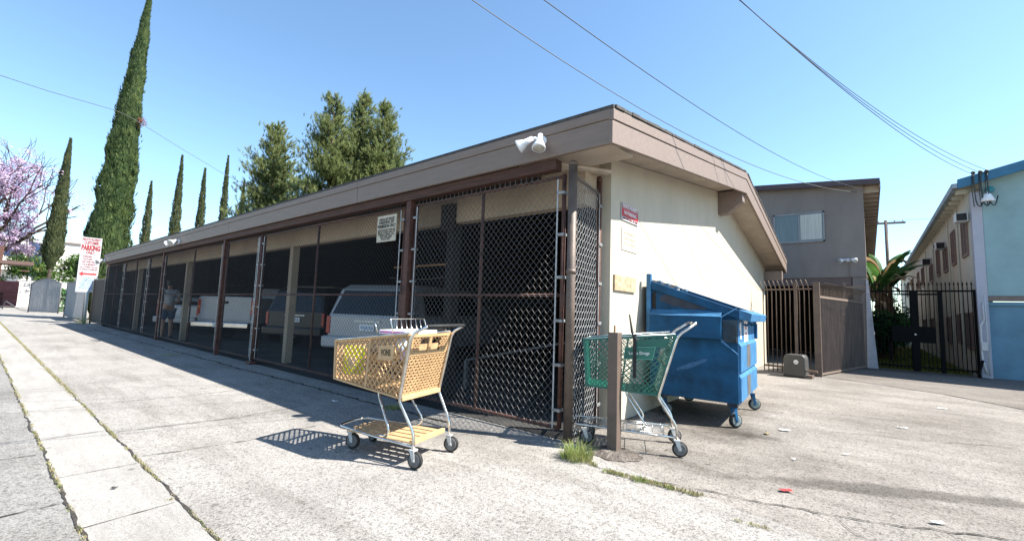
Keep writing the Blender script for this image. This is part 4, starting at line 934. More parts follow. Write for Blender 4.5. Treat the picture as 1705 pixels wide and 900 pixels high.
Ed = [(0, 1), (1, 2), (2, 3), (3, 4), (4, 5), (5, 6), (6, 7), (3, 8), (8, 9), (9, 10), (10, 11), (3, 12), (12, 13), (13, 14), (14, 15), (0, 16), (16, 17), (17, 18), (18, 19), (19, 20), (0, 21), (21, 22), (22, 23), (23, 24), (24, 25)]
skin_body('body', J, Ed, SKIN, PE)
for s_ in (1, -1):
    for k in range(5):
        a = (k - 2) * .02; L_ = (.05, .075, .082, .075, .055)[k] if k else .05
        p0 = Vector((.28, s_ * (.15 + a * .6), 1.06 + (.012 if k == 0 else 0)))
        b = MB(); b.tube([p0, p0 + Vector((L_ * .5, -s_ * .012, -.008)), p0 + Vector((L_ * .85, -s_ * .03, -.03))], [.0095, .009, .007], 8); b.build('finger', SKIN, PE, True)
sh = [((0, 0, .95), (.165, .14)), ((0, 0, 1.10), (.165, .125)), ((0, 0, 1.28), (.185, .135)), ((-.01, 0, 1.43), (.13, .09)), ((-.01, .19, 1.41), .075), ((-.03, .235, 1.24), .068), ((-.01, -.19, 1.41), .075), ((-.03, -.235, 1.24), .068)]
skin_body('shirt', sh, [(0, 1), (1, 2), (2, 3), (3, 4), (4, 5), (3, 6), (6, 7)], PLAID, PE)
so = [((0, 0, .93), (.16, .135)), ((0, .09, .84), .115), ((.01, .10, .55), .095), ((0, -.09, .84), .115), ((.01, -.10, .55), .095)]
skin_body('shorts', so, [(0, 1), (1, 2), (0, 3), (3, 4)], DENIM, PE)
ha = [((.0, 0, 1.66), (.095, .085)), ((.005, 0, 1.74), (.085, .095)), ((-.02, 0, 1.60), (.075, .05))]
skin_body('hair', ha, [(0, 1), (0, 2)], HAIR, PE, 2)
for s_ in (1, -1):
    b = MB(); b.lathe([(.004, -.008), (.012, -.004), (.012, .004), (.004, .008)], Matrix.Translation((.112, s_ * .032, 1.655)) @ Matrix.Rotation(math.pi / 2, 4, 'Y'), 10); b.build('eye', WHITE, PE, True)
    b = MB(); b.box(-.08, .16, s_ * .11 - .045, s_ * .11 + .045, .0, .07); b.build('shoe', BLACK, PE, bevel=.025)
b = MB(); b.add([(.11, -.012, 1.62), (.11, .012, 1.62), (.14, 0, 1.615), (.115, 0, 1.66)], [(0, 1, 2), (0, 2, 3), (1, 3, 2)]); b.build('nose', SKIN, PE)
b = MB(); b.box(.108, .118, -.024, .024, 1.585, 1.593); b.build('mouth', mat('lip', (.3, .1, .08), .6), PE)
t = thing('dark_bag', (-14.70, .27, 0), R_(185), 'dark bag held at the waist by the standing man', 'bag')
b = MB(); b.box(-.10, .12, -.14, .14, .93, 1.05); b.build('pouch', BLACK, t, bevel=.03)

# ------------------------------------------------------------ right background buildings
BB = thing('apartment_building', (2.13, 11.4, 0), 0, 'mauve stucco two storey building with plum fascia and open garage below', 'building', 'buildings')
b = MB(); b.box(-12, -.0, 0, .25, 2.38, 4.78); b.box(-.2, 0, .25, 22, 2.38, 4.78); b.build('upper_wall', MAUVE, BB)
b = MB(); b.box(-12, -.0, .30, 22, 4.79, 4.84); b.build('ceiling_slab', SOFFIT, BB)
b = MB(); b.box(-12, -.32, .02, .22, 2.16, 2.375); b.build('lintel', mat('lintel_brown', (.13, .095, .085), .8), BB)
b = MB(); b.box(-12, -.3, 5.5, 5.6, 0, 2.4); b.box(-12, -.2, .26, 5.5, 2.39, 2.43); b.build('garage_back', DARKIN, BB)
b = MB(); b.box(-.30, 0.0, .02, 22, 0, 2.375); b.build('side_wall', MAUVE, BB)
b = MB(); b.add([(-.02, -.02, 2.3), (.03, -.02, 2.3), (.16, -.02, 0), (-.06, -.02, 0), (-.02, .10, 2.3), (.03, .10, 2.3), (.16, .10, 0), (-.06, .10, 0)], [(0, 1, 2, 3), (7, 6, 5, 4), (0, 4, 5, 1), (1, 5, 6, 2), (2, 6, 7, 3), (3, 7, 4, 0)]); b.build('flared_buttress', mat('grey_white_plaster', (.42, .40, .42), .9), BB)
# low sloping roof with fascia, purlins under the side eave
b = MB(); b.add([(-12, -.22, 6.0 + .0), (.36, -.22, 4.70), (.36, 22, 4.70), (-12, 22, 6.0), (-12, -.22, 6.05), (.36, -.22, 4.86), (.36, 22, 4.86), (-12, 22, 6.05)], [(0, 1, 2, 3)])
b = MB()
zl = lambda x: 4.83 - x * .012 * 10 * .7     # gentle slope up to the left
b.add([(-12, -.24, zl(-12)), (.35, -.24, zl(.35)), (.35, -.20, zl(.35)), (-12, -.20, zl(-12)), (-12, -.24, zl(-12) + .145), (.35, -.24, zl(.35) + .145), (.35, -.20, zl(.35) + .145), (-12, -.20, zl(-12) + .145)], [(0, 1, 2, 3), (7, 6, 5, 4), (0, 4, 5, 1), (1, 5, 6, 2), (2, 6, 7, 3), (3, 7, 4, 0)])
b.build('fascia', PLUM, BB)
b = MB(); b.add([(-12, -.20, zl(-12) + .06), (.35, -.20, zl(.35) + .06), (.35, 22, zl(.35) + .06), (-12, 22, zl(-12) + .06), (-12, -.20, zl(-12) + .13), (.35, -.20, zl(.35) + .13), (.35, 22, zl(.35) + .13), (-12, 22, zl(-12) + .13)], [(0, 1, 2, 3), (7, 6, 5, 4), (0, 4, 5, 1), (1, 5, 6, 2), (2, 6, 7, 3), (3, 7, 4, 0)])
b.build('roof', SOFFIT, BB)
b = MB(); b.prism([(-12, 4.78), (0, 4.78), (0, zl(0) + .06), (-12, zl(-12) + .06)], 'y', .0, .25); b.build('gable_wall', MAUVE, BB)
for k in range(26):
    b = MB(); y = .1 + k * .55; b.box(.0, .33, y, y + .09, 4.66, zl(0) + .02)
    b.build('rafter_tail', SOFFIT, BB)
b = MB(); b.box(.33, .36, -.2, 22, 4.70, 4.88); b.build('eave_board', TAUPE2, BB)
b = MB(); b.box(-2.08, -.90, -.02, .02, 3.43, 4.24); wn = b.build('window', GLASSB, BB)
b = MB(); b.box(-1.44, -.93, -.03, -.021, 3.47, 4.20); b.build('blind', BLIND, wn)
b = MB()
for x0, x1, z0, z1 in ((-2.11, -.87, 3.40, 3.44), (-2.11, -.87, 4.22, 4.26), (-2.11, -2.07, 3.40, 4.26), (-.91, -.87, 3.40, 4.26), (-1.49, -1.455, 3.43, 4.23)): b.box(x0, x1, -.04, .0, z0, z1)
b.build('frame', mat('dull_aluminium', (.25, .25, .26), .5), wn)
floodlight((1.75, 11.36, 2.84), [(-.09, (-.6, -.5, -.2)), (.09, (.6, -.5, -.2))], 'white twin floodlight high on the mauve building wall', s=.85, sensor=False)
t = thing('conduit', (1.78, 11.385, 2.38), 0, 'thin conduit running down from the floodlight on the mauve wall', 'pipe')
b = MB(); b.tube([(0, 0, 0), (0, 0, .42)], .01, 6); b.build('pipe', MAUVE, t)

BL = thing('teal_building', (4.1, 11.3, 0), 0, 'two storey building with pale teal front, deep blue fascia and long cream side wall', 'building', 'buildings')
b = MB(); b.prism([(.20, 1.88), (9, 1.88), (9, 6.80), (.20, 4.57)], 'y', 0, .2); b.build('front_wall', TEALST, BL)
b = MB(); b.box(.02, .195, -.012, .2, .0, 4.34); b.build('corner_strip', LAV, BL)
b = MB(); b.box(0, .3, .21, 30, 0, 4.30); b.build('side_wall', CREAM2, BL)
b = MB(); b.box(.20, 9, .10, .18, 0, 1.74); b.build('garage_front', BLUEST, BL)
b = MB(); b.box(.20, 9, -.0, .19, 1.76, 1.875); b.build('overhang_beam', mat('overhang_brown', (.20, .16, .14), .8), BL)
b = MB(); b.box(.20, 9, .04, .095, 1.66, 1.74); b.build('garage_lintel', BLUEST, BL)
for (ya, yb, mt, nm) in ((-.32, -.26, BLUEF, 'front_fascia'),):
    b = MB(); za, zb = 4.40, 5.95; x0, x1 = -.22, 9
    b.add([(x0, ya, za), (x1, ya, zb + .8), (x1, yb, zb + .8), (x0, yb, za), (x0, ya, za + .22), (x1, ya, zb + 1.02), (x1, yb, zb + 1.02), (x0, yb, za + .22)], [(0, 1, 2, 3), (7, 6, 5, 4), (0, 4, 5, 1), (1, 5, 6, 2), (2, 6, 7, 3), (3, 7, 4, 0)])
    b.build(nm, mt, BL)
sl = (5.95 + .8 - 4.40) / 9.22
b = MB(); b.add([(-.22, -.26, 4.47), (9, -.26, 4.47 + sl * 9.22), (9, 30, 4.47 + sl * 9.22), (-.22, 30, 4.47), (-.22, -.26, 4.56), (9, -.26, 4.56 + sl * 9.22), (9, 30, 4.56 + sl * 9.22), (-.22, 30, 4.56)], [(0, 1, 2, 3), (7, 6, 5, 4), (0, 4, 5, 1), (1, 5, 6, 2), (2, 6, 7, 3), (3, 7, 4, 0)]); b.build('roof', CREAM2, BL)
b = MB(); b.box(0, .3, .21, 30, 4.30, 4.50); b.build('wall_plate', CREAM2, BL)
b = MB(); b.prism([(-.30, 4.43), (-.225, 4.43), (-.225, 4.53), (-.32, 4.53)], 'y', -.30, 30); b.build('gutter', PALEGUT, BL)
for k in range(42):
    y = .15 + k * .6; b = MB(); b.box(-.21, -.0, y, y + .08, 4.36, 4.468); b.build('rafter_tail', CREAM2, BL)
WIN = [(11.78, 12.50, 2.95, 3.82), (13.74, 14.37, 2.94, 3.82), (15.36, 16.22, 2.89, 3.55), (17.33, 18.05, 2.94, 3.78), (19.5, 20.5, 2.87, 3.45), (22.9, 23.9, 2.95, 3.7), (25.4, 26.2, 2.95, 3.7), (29, 30, 2.95, 3.7), (33.5, 34.5, 2.95, 3.7),
       (11.86, 12.65, .65, 1.47), (13.39, 14.04, .74, 1.46), (15.39, 16.28, .70, 1.40), (17.34, 17.95, .68, 1.40), (20.2, 21.3, .7, 1.4), (23.2, 24.2, .7, 1.4), (27, 28, .7, 1.4)]
for y0, y1, z0, z1 in WIN:
    y0 -= 11.3; y1 -= 11.3
    b = MB(); b.box(-.012, .0, y0, y1, z0, z1); wn = b.build('window', GLASSB, BL)
    b = MB()
    for a in ((y0 - .04, y1 + .04, z0 - .05, z0), (y0 - .04, y1 + .04, z1, z1 + .04), (y0 - .04, y0, z0, z1), (y1, y1 + .04, z0, z1), ((y0 + y1) / 2 - .02, (y0 + y1) / 2 + .02, z0, z1)): b.box(-.04, .0, *a)
    b.build('frame', WFRAME, wn)
for y in (13.2, 15.0, 19.0, 21.8):
    b = MB(); b.tube([(-.02, y - 11.3, .3), (-.02, y - 11.3, 4.3)], .02, 6); b.build('downpipe', CREAM2, BL)
def acunit(loc, label, s=1):
    t = thing('air_conditioner', loc, 0, label, 'air conditioner', 'window air conditioners on the cream side wall')
    b = MB(); b.box(-.38 * s, 0, -.26 * s, .26 * s, -.18 * s, .18 * s); b.build('case', ACW, t, bevel=.01)
    b = MB(); b.box(-.35 * s, -.05 * s, -.266 * s, -.261 * s, -.15 * s, .15 * s); b.build('grille', BLACK, t)
acunit((4.09, 11.62, 3.80), 'white window air conditioner nearest the teal corner under the service wires', .6)
acunit((4.09, 15.75, 3.67), 'white window air conditioner above the third upper window', .62)
acunit((4.09, 20.0, 3.62), 'dark faced window air conditioner farthest along the cream wall', .72)
acunit((4.09, 17.6, 3.9), 'small pale vent box between the upper windows', .35)
t = thing('wall_pipes', (4.17, 11.22, 0), 0, 'pale drain and meter pipes at the foot of the teal corner', 'pipe')
b = MB(); b.tube(smooth_path([(.03, 0, 1.72), (.03, 0, 1.3), (-.04, -.02, 1.2), (-.04, -.02, .4), (.02, -.02, .1)], 4, .06), .022, 8); b.build('drain_pipe', ACW, t, True)
b = MB(); b.tube([(.06, -.02, 1.9), (.06, -.02, .05)], .012, 8); b.build('conduit', ACW, t, True)
b = MB(); b.box(-.05, .05, -.07, .0, .62, .82); b.build('meter_box', ACW, t, bevel=.01)
b = MB(); b.tube([(-.04, -.04, .4), (-.12, -.06, .1), (-.1, -.05, 0)], .03, 8); b.build('elbow', IRON, t, True)

# service entrance: three mast rods, loops, lamp
t = thing('service_drop', (4.25, 10.93, 4.72), 0, 'three cable ends with drip loops over the blue fascia corner', 'cable fitting')
for dx in (-.11, .004, .108):
    b = MB(); b.lathe([(.025, -.03), (.04, -.01), (.04, .02), (.02, .04)], Matrix.Translation((dx, .01, 0)), 10); b.build('insulator', INK, t, True)
    b = MB(); d_ = .10 + .06 * random.random()
    b.tube(smooth_path([(dx, 0, 0), (dx + .01, .06, -.35), (dx + .03, .1, -.72), (dx + .12, .16, -.80), (dx + .18, .2, -.55)], 8, .25), .012, 6); b.tube([(dx - .02, .02, 0), (dx - .03, .06, -.4), (dx, .12, -.78)], .009, 6); b.build('drip_loop', WIRE, t, True)
t = thing('wall_lamp', (4.36, 11.20, 4.12), 0, 'white dome lamp under the blue fascia corner', 'lamp')
b = MB(); b.lathe([(.03, .12), (.06, .10), (.13, -.07), (.12, -.08)], Matrix.Translation((0, -.14, 0)), 16); b.tube([(0, .1, .16), (0, -.14, .14)], .015, 6); b.build('shade', LAMPW, t, True)
t = thing('junction_box', (4.42, 11.24, 4.34), 0, 'round teal junction box under the blue fascia', 'junction box')
b = MB(); b.lathe([(.08, 0), (.08, .08), (.06, .10)], frame_M((0, 0, 0), (1, 0, 0), (0, 0, 1)), 14); b.build('box', mat('teal_box', (.02, .2, .24), .5), t, True)

# black iron gate
t = thing('iron_gate', (2.17, 11.45, 0), 0, 'black wrought iron gate with spear tops between the two buildings', 'gate')
for x, z0, z1, w_ in ((0, 0, 2.05, .05), (.86, .02, 2.02, .13), (1.32 + .02, .02, 2.0, .08), (1.93, 0, 2.03, .05)):
    b = MB(); b.box(x - w_ / 2, x + w_ / 2, -.03, .03, z0, z1); b.build('gate_post', IRON, t)
for z in (.10, 1.98): b = MB(); b.box(0, 1.93, -.02, .02, z, z + .04); b.build('rail', IRON, t)
b = MB(); b.box(.5, 1.36, -.024, .024, 1.90, 1.94); b.build('rail', IRON, t)
for k in range(26):
    x = .05 + k * .0735; zt = 2.15 + .05 * random.random() * 0
    b = MB(); b.box(x - .008, x + .008, -.009, .009, .06, zt); b.add([(x - .018, -.012, zt), (x + .018, -.012, zt), (x + .018, .012, zt), (x - .018, .012, zt), (x, 0, zt + .09)], [(0, 1, 4), (1, 2, 4), (2, 3, 4), (3, 0, 4), (3, 2, 1, 0)]); b.build('picket', IRON, t)
b = MB(); b.box(.42, 1.22, -.035, -.025, .72, 1.12); b.build('lock_plate', IRON, t)
b = MB(); b.lathe([(.02, 0), (.02, .03)], frame_M((.86, -.04, .92), (1, 0, 0), (0, 0, 1)), 10); b.build('lock', ALU, t)

# brown steel fence and solid gate beside the mauve building
t = thing('bar_fence', (0, 0, 0), 0, 'brown steel bar fence with curved tips across the garage mouth', 'fence')
A = Vector((.22, 8.25, 0)); Bq = Vector((1.20, 7.98, 0)); d_ = (Bq - A)
b = MB(); b.bar(A + Vector((0, 0, .12)), Bq + Vector((0, 0, .12)), .03, .04); b.build('rail', BROWNL, t)
b = MB(); b.bar(A + Vector((0, 0, 1.86)), Bq + Vector((0, 0, 1.86)), .03, .035); b.build('rail', BROWNL, t)
for k in range(11):
    p_ = A + d_ * (k / 10.6); b = MB(); b.tube(smooth_path([p_, p_ + Vector((0, 0, 1.88)), p_ + Vector((-.06, -.05, 2.06))], 4, .1), .011, 6); b.build('bar', BROWNL, t, True)
for u in (.68,):
    p_ = A + d_ * u; b = MB(); b.box(p_.x - .03, p_.x + .03, p_.y - .03, p_.y + .03, 0, 2.0); b.build('post', BROWNL, t, bevel=.004)
t = thing('gate_operator', (.93, 7.50, 0), R_(-8), 'grey plastic sliding gate motor housing in front of the bar fence', 'gate opener')
b = MB(); b.prism([(-.22, 0), (.20, 0), (.19, .40), (.15, .46), (-.15, .46), (-.20, .40)], 'y', -.14, .14); b.build('housing', GREYBOX, t, bevel=.03)
b = MB(); b.lathe([(.045, 0), (.045, .002)], frame_M((.03, -.1405, .31), (1, 0, 0), (0, 0, 1)), 14); st = b.build('badge', PAPER, t)
lettering('MAX', .03, frame_M((.03, -.145, .30), (1, 0, 0), (0, 0, 1)), REDT, st, width=.06)
b = MB(); b.box(.20, .40, -.16, -.10, .13, .17); b.box(.14, .30, -.10, .06, 0, .06); b.build('chain_bracket', BROWNL, t, bevel=.004)
t = thing('solid_gate', (0, 0, 0), 0, 'brown corrugated steel gate with curved bar crest leading to the mauve building', 'gate')
A = Vector((1.31, 8.02, 0)); Bq = Vector((2.02, 11.25, 0)); d_ = (Bq - A); L_ = d_.length; dn = d_.normalized()
b = MB(); b.box(1.22, 1.34, 7.93, 8.05, 0, 2.0); b.build('gate_post', BROWNL, t, bevel=.005)
n_ = 64; vs = []; nn = Vector((dn.y, -dn.x, 0))
for i in range(n_ + 1):
    p_ = A + dn * (.08 + (L_ - .1) * i / n_) + nn * (.026 if (i // 1) % 2 else -.026); vs += [p_ + Vector((0, 0, .06)), p_ + Vector((0, 0, 1.66))]
b = MB(); b.add(vs, [(2 * i, 2 * i + 2, 2 * i + 3, 2 * i + 1) for i in range(n_)]); b.build('corrugated_sheet', mat('brown_sheet_steel', (.085, .058, .046), .7, 0, .25, 4, .2, 20, streak=(6, 6, .4)), t)
b = MB(); b.bar(A + Vector((0, 0, 1.69)), Bq + Vector((0, 0, 1.69)), .05, .05); b.build('rail', TAUPE, t)
b = MB(); b.bar(A + Vector((0, 0, .05)), Bq + Vector((0, 0, .05)), .05, .04); b.build('rail', TAUPE, t)
for k in range(34):
    p_ = A + dn * (.1 + k * (L_ - .2) / 33); b = MB(); b.tube(smooth_path([p_ + Vector((0, 0, 1.70)), p_ + Vector((0, 0, 1.9)), p_ + nn * .10 + Vector((0, 0, 2.0))], 3, .08), .009, 5); b.build('curved_bar', BROWNP, t)

t = thing('garage_bar', (1.8, 10.9, 0), 0, 'pale horizontal bar and stub post above the solid brown gate', 'post')
b = MB(); b.box(-.16, .30, -.02, .02, 2.06, 2.11); b.box(-.16, -.11, -.02, .02, 1.5, 2.2); b.build('bar', TAUPE, t)

# ------------------------------------------------------------ wires
def wire(B_, A_, s_, r, mt, label, grp='overhead cables'):
    B_ = Vector(B_); A_ = Vector(A_); b = MB(); pts = []
    for i in range(61):
        t_ = i / 60; p_ = B_ + (A_ - B_) * t_; p_.z -= 4 * s_ * t_ * (1 - t_); pts.append(p_)
    b.tube(pts, r, 6); o = b.build('overhead_cable', mt, None, True); return tag(o, label, 'cable', grp)
wire((1.985, 11.39, 4.695), (-3.336, -5.806, 6.76), 1.226, .0058, WIREL, 'thicker grey cable ending lowest on the mauve building corner')
wire((2.17, 11.391, 4.743), (-1.034, -6.322, 4.395), .692, .0045, WIRE, 'thin dark cable ending on the mauve building eave, above the grey one')
wire((4.139, 10.955, 4.696), (-1.034, -6.286, 5.511), .732, .005, WIRE, 'lowest of the three dark cables fanning out to the blue fascia')
wire((4.254, 10.938, 4.714), (-1.934, -5.965, 7.331), .999, .005, WIRE, 'middle of the three dark cables fanning out to the blue fascia')
wire((4.358, 10.923, 4.748), (-2.412, -5.756, 8.199), 1.133, .005, WIRE, 'highest of the three dark cables fanning out to the blue fascia')
b = MB(); b.tube([(-19.835, -4.323, 8.338), (-21.85, -3.584, 8.991), (-24.32, -2.247, 9.714), (-27.122, .153, 10.607), (-27.859, .678, 10.778), (-27.887, 1.175, 10.629), (-28.077, 3.372, 9.756), (-28.017, 5.558, 8.859), (-27.564, 8.368, 7.921), (-27.437, 9.94, 7.675), (-27, 13, 7.4)], .013, 5)
tag(b.build('overhead_cable', WIREL, None, True), 'cable crossing behind the tallest cypress towards the pines', 'cable', 'overhead cables')
t = thing('utility_pole', (3.45, 41.5, 0), R_(12), 'wooden utility pole with one crossarm far behind the banana plants', 'utility pole')
b = MB(); b.tube([(0, 0, 0), (-.05, 0, 9.3)], [.13, .10], 10); b.build('pole', POLEW, t, True)
b = MB(); b.box(-1.25, 1.15, -.07, .07, 9.0, 9.14); b.build('crossarm', POLEW, t)
for x in (-1.1, -.5, .5, 1.0):
    b = MB(); b.lathe([(.03, 9.14), (.05, 9.2), (.04, 9.28)], Matrix.Translation((x, 0, 0)), 8); b.build('insulator', ALU, t)
b = MB(); b.tube([(3.6, 41.4, 9.2), (14, 40.5, 8.9), (40, 38, 9.3)], .012, 4); tag(b.build('overhead_cable', WIRE), 'faint cable leaving the far utility pole to the right', 'cable', 'overhead cables')

# ------------------------------------------------------------ trees
def cypress(x, y, H, rmax, label, mt, n, base=0.0, seed=1, lean=0, leaf=.16, pw=.72):
    random.seed(seed)
    t = thing('cypress_tree', (x, y, 0), 0, label, 'cypress tree', 'cypress trees beyond the carport')
    b = MB(); b.tube([(0, 0, 0), (0, lean * .5, H * .5), (0, lean * .93, H * .93)], [rmax * .16 + .04, rmax * .09 + .02, .015], 8); b.build('trunk', BARK, t, True)
    b = MB(); ph = [random.uniform(0, 6.28) for _ in range(6)]
    def rad(u, a):
        r = rmax * min(1, (u + .02) * 7) * (1 - u) ** pw
        r *= 1 + .10 * math.sin(a * 3 + ph[0] + u * 9) + .08 * math.sin(a * 5 + ph[1] - u * 23) + .07 * math.sin(u * 47 + ph[2] + a)
        return max(.03, r * (1 + .10 * math.sin(u * 88 + a * 4) * math.sin(a * 7 + u * 31)))
    for i in range(n):
        u = random.random() ** 1.25; a = random.uniform(0, 6.283); q = 1 - .42 * random.random() ** 2.2
        if random.random() < .035: q += random.uniform(.05, .22)
        r = rad(u, a) * q; z = base + u * (H - base); cx_ = r * math.cos(a); cy_ = lean * (z / H) + r * math.sin(a)
        s_ = leaf * random.uniform(.6, 1.4) * (.55 + .45 * (1 - u)); out = Vector((math.cos(a), math.sin(a), 0)); tn = Vector((-out.y, out.x, 0))
        upv = (Vector((0, 0, 1)) + out * random.uniform(.05, .55) + tn * random.uniform(-.35, .35)).normalized(); sd_ = (tn + out * random.uniform(-.8, .8)).normalized()
        p_ = Vector((cx_, cy_, z)); w_ = s_ * random.uniform(.22, .42)
        b.add([p_ - sd_ * w_, p_ + sd_ * w_, p_ + upv * s_ * 1.1 + sd_ * w_ * .6, p_ + upv * s_ * 1.7, p_ + upv * s_ * 1.0 - sd_ * w_ * .6], [(0, 1, 2, 3, 4)])
    for i in range(5): pass
    z = H; b.add([(0, lean * .93 - .03, H * .93), (0, lean * .93 + .03, H * .93), (.02, lean, H * 1.0)], [(0, 1, 2)])
    b.build('crown', mt, t); return t
cypress(-29.5, .66, 18.9, 1.00, 'tallest cypress tree, rising out of the top of the picture', CYP, 46000, .3, 1, .75, .15, .82)
cypress(-55.7, .75, 15.9, .72, 'medium cypress in front of the jacaranda with its bare trunk foot showing', CYPD, 12000, 3.6, 2, .3, .18, .7)
cypress(-56.8, 7.5, 13.6, .70, 'shortest and leftmost of the slim cypresses behind the carport roof', CYPD, 6000, 0, 3, 0, .2)
cypress(-46.6, 7.6, 14.4, .66, 'slim cypress second from the left behind the carport roof', CYPD, 7000, 0, 4, 0, .18)
cypress(-46.2, 9.35, 13.6, .64, 'slim cypress third from the left behind the carport roof', CYPD, 7000, 0, 5, 0, .18)
cypress(-45.7, 11.0, 15.2, .60, 'slim cypress just left of the pines behind the carport roof', CYPD, 7000, 0, 6, 0, .18)
cypress(-54.7, 15.6, 15.5, .75, 'small cypress half hidden by the leftmost pine', CYPD, 5000, 0, 7, 0, .2)
t = thing('dead_cone_cluster', (-28.9, 1.55, 10.9), 0, 'reddish brown dead cluster on the right side of the tallest cypress', 'dead foliage')
b = MB(); random.seed(4)
for _ in range(120):
    p_ = Vector((random.gauss(0, .1), random.gauss(0, .1), random.gauss(0, .13))); q_ = p_ + Vector((random.uniform(-.1, .1), random.uniform(-.1, .1), random.uniform(-.08, .08))); b.bar(p_, q_, .03, .004)
b.build('dead_needles', mat('dead_needles', (.30, .12, .09), .9), t)

def pine(x, y, H, rad0, z0, label, seed, tufts=900):
    random.seed(seed)
    t = thing('pine_tree', (x, y, 0), 0, label, 'pine tree', 'pine trees behind the carport roof')
    tr = MB(); tr.tube([(0, 0, 0), (.1, .05, H * .5), (0, 0, H * .97)], [.22, .13, .02], 8)
    b = MB(); cnt = 0
    def tuft_(p_, dirv, s_):
        dirv = dirv.normalized(); a = dirv.cross(Vector((.3, .2, 1))).normalized(); c_ = dirv.cross(a)
        for k in range(20):
            an = random.uniform(0, 6.283); sp = random.uniform(.15, .95); d2 = (dirv + (a * math.cos(an) + c_ * math.sin(an)) * sp).normalized()
            w_ = d2.cross(Vector((random.random(), random.random(), random.random()))).normalized() * s_ * .06
            st_ = p_ + dirv * s_ * random.uniform(-.5, .3)
            b.add([st_ - w_, st_ + w_, st_ + d2 * s_ * random.uniform(.6, 1)], [(0, 1, 2)])
    z = z0
    while z < H * .975:
        u = (z - z0) / (H - z0); R0 = rad0 * (1 - u) ** .8 * random.uniform(.75, 1.25) + .14 + .12 * (1 - u)
        for k in range(int(5 + 3 * (1 - u))):
            a = random.uniform(0, 6.283); R1 = R0 * random.uniform(.65, 1.1); rise = .30 + .5 * u; tip = Vector((math.cos(a) * R1, math.sin(a) * R1, z + R1 * rise))
            o_ = Vector((0, 0, z)); midp = (o_ + tip) / 2 - Vector((0, 0, .08 * R1))
            tr.tube([o_, midp, tip], [.03 + .02 * (1 - u), .02, .008], 4, False)
            nn_ = max(6, int(R1 * 15))
            for j in range(nn_):
                f_ = .28 + .72 * (j + random.random()) / nn_; base_ = o_.lerp(midp, f_ * 2) if f_ < .5 else midp.lerp(tip, f_ * 2 - 1)
                off = Vector((random.gauss(0, 1), random.gauss(0, 1), random.gauss(0, .6))) * .20 * (.4 + R1 * .5)
                tw = base_ + off; dirn = Vector((math.cos(a) * .5, math.sin(a) * .5, .95)) + Vector((random.uniform(-.5, .5), random.uniform(-.5, .5), random.uniform(-.2, .3)))
                tuft_(tw, dirn, random.uniform(.20, .36))
        z += random.uniform(.16, .28)
    for k in range(5): tuft_(Vector((0, 0, H * .96 + k * .03)), Vector((0, 0, 1)), .26)
    tr.build('trunk', BARKD, t, True); b.build('crown', PINE, t); return t
pine(-29.5, 8.8, 13.7, 2.5, 5.0, 'leftmost and smallest pine, standing apart behind the carport roof', 21)
pine(-24.6, 10.3, 15.0, 2.6, 5.6, 'tall broad pine left of the gap, second from the left', 22)
pine(-25.2, 12.8, 16.4, 2.4, 6.0, 'pine with the bare pointed top between its neighbours', 23)
pine(-22.8, 13.1, 15.1, 2.2, 5.6, 'rightmost pine, its crown nearest the carport ridge', 24)
pine(-31.5, 10.2, 11.0, 1.6, 5.0, 'low pine filling in behind the leftmost pine', 25)

def leafblob(b, c, r, n, s_, squash=1.0, flat=False):
    for _ in range(n):
        v = Vector((random.gauss(0, 1), random.gauss(0, 1), random.gauss(0, 1))).normalized() * (random.random() ** .45)
        p_ = Vector(c) + Vector((v.x * r, v.y * r, v.z * r * squash)); d1 = Vector((random.gauss(0, 1), random.gauss(0, 1), random.gauss(0, .6))).normalized(); d2 = d1.cross(Vector((random.gauss(0, 1), random.gauss(0, 1), 1.0))).normalized()
        q = s_ * random.uniform(.6, 1.3); b.add([p_ - d1 * q, p_ + d2 * q * .45, p_ + d1 * q, p_ - d2 * q * .45], [(0, 1, 2, 3)])
# jacaranda
random.seed(31)
JT = thing('jacaranda_tree', (-61.0, -5.2, -.3), 0, 'jacaranda tree in purple blossom at the left edge', 'jacaranda tree')
tr = MB(); bl = MB(); lv = MB()
def limb(p_, d_, L_, r, lev):
    q_ = p_ + d_ * L_; mid_ = (p_ + q_) / 2 + Vector((random.uniform(-.1, .1), random.uniform(-.1, .1), random.uniform(-.05, .12))) * L_
    tr.tube([p_, mid_, q_], [r, r * .8, r * .6], 6 if lev < 3 else 3, False)
    if lev >= 3:
        bare = (q_.y + 0) > 3.0 or q_.z > 9.8
        if random.random() < (.12 if bare else .95):
            leafblob(bl, q_, .42, 34, .07, .7); leafblob(bl, mid_, .35, 16, .06, .7)
        if random.random() < .3 and q_.z < 7.5: leafblob(lv, q_, .4, 20, .08, .7)
    if lev >= 5 or q_.y > 5.0: return
    for k in range(3 if lev < 4 else 2):
        nd = (d_ + Vector((random.uniform(-.75, .75), random.uniform(-.75, .75), random.uniform(-.25, .6)))).normalized()
        limb(q_, nd, L_ * random.uniform(.62, .85), r * .6, lev + 1)
limb(Vector((0, 0, 0)), Vector((.0, .30, 1)).normalized(), 3.4, .24, 0)
limb(Vector((0, .9, 3.0)), Vector((.1, .95, .8)).normalized(), 2.9, .15, 1)
limb(Vector((0, .6, 3.0)), Vector((.0, .0, 1)).normalized(), 2.9, .13, 1)
limb(Vector((0, .4, 2.8)), Vector((.0, -.7, .9)).normalized(), 2.6, .13, 1)
limb(Vector((0, 2.6, 5.0)), Vector((.0, .5, .8)).normalized(), 2.2, .09, 2)
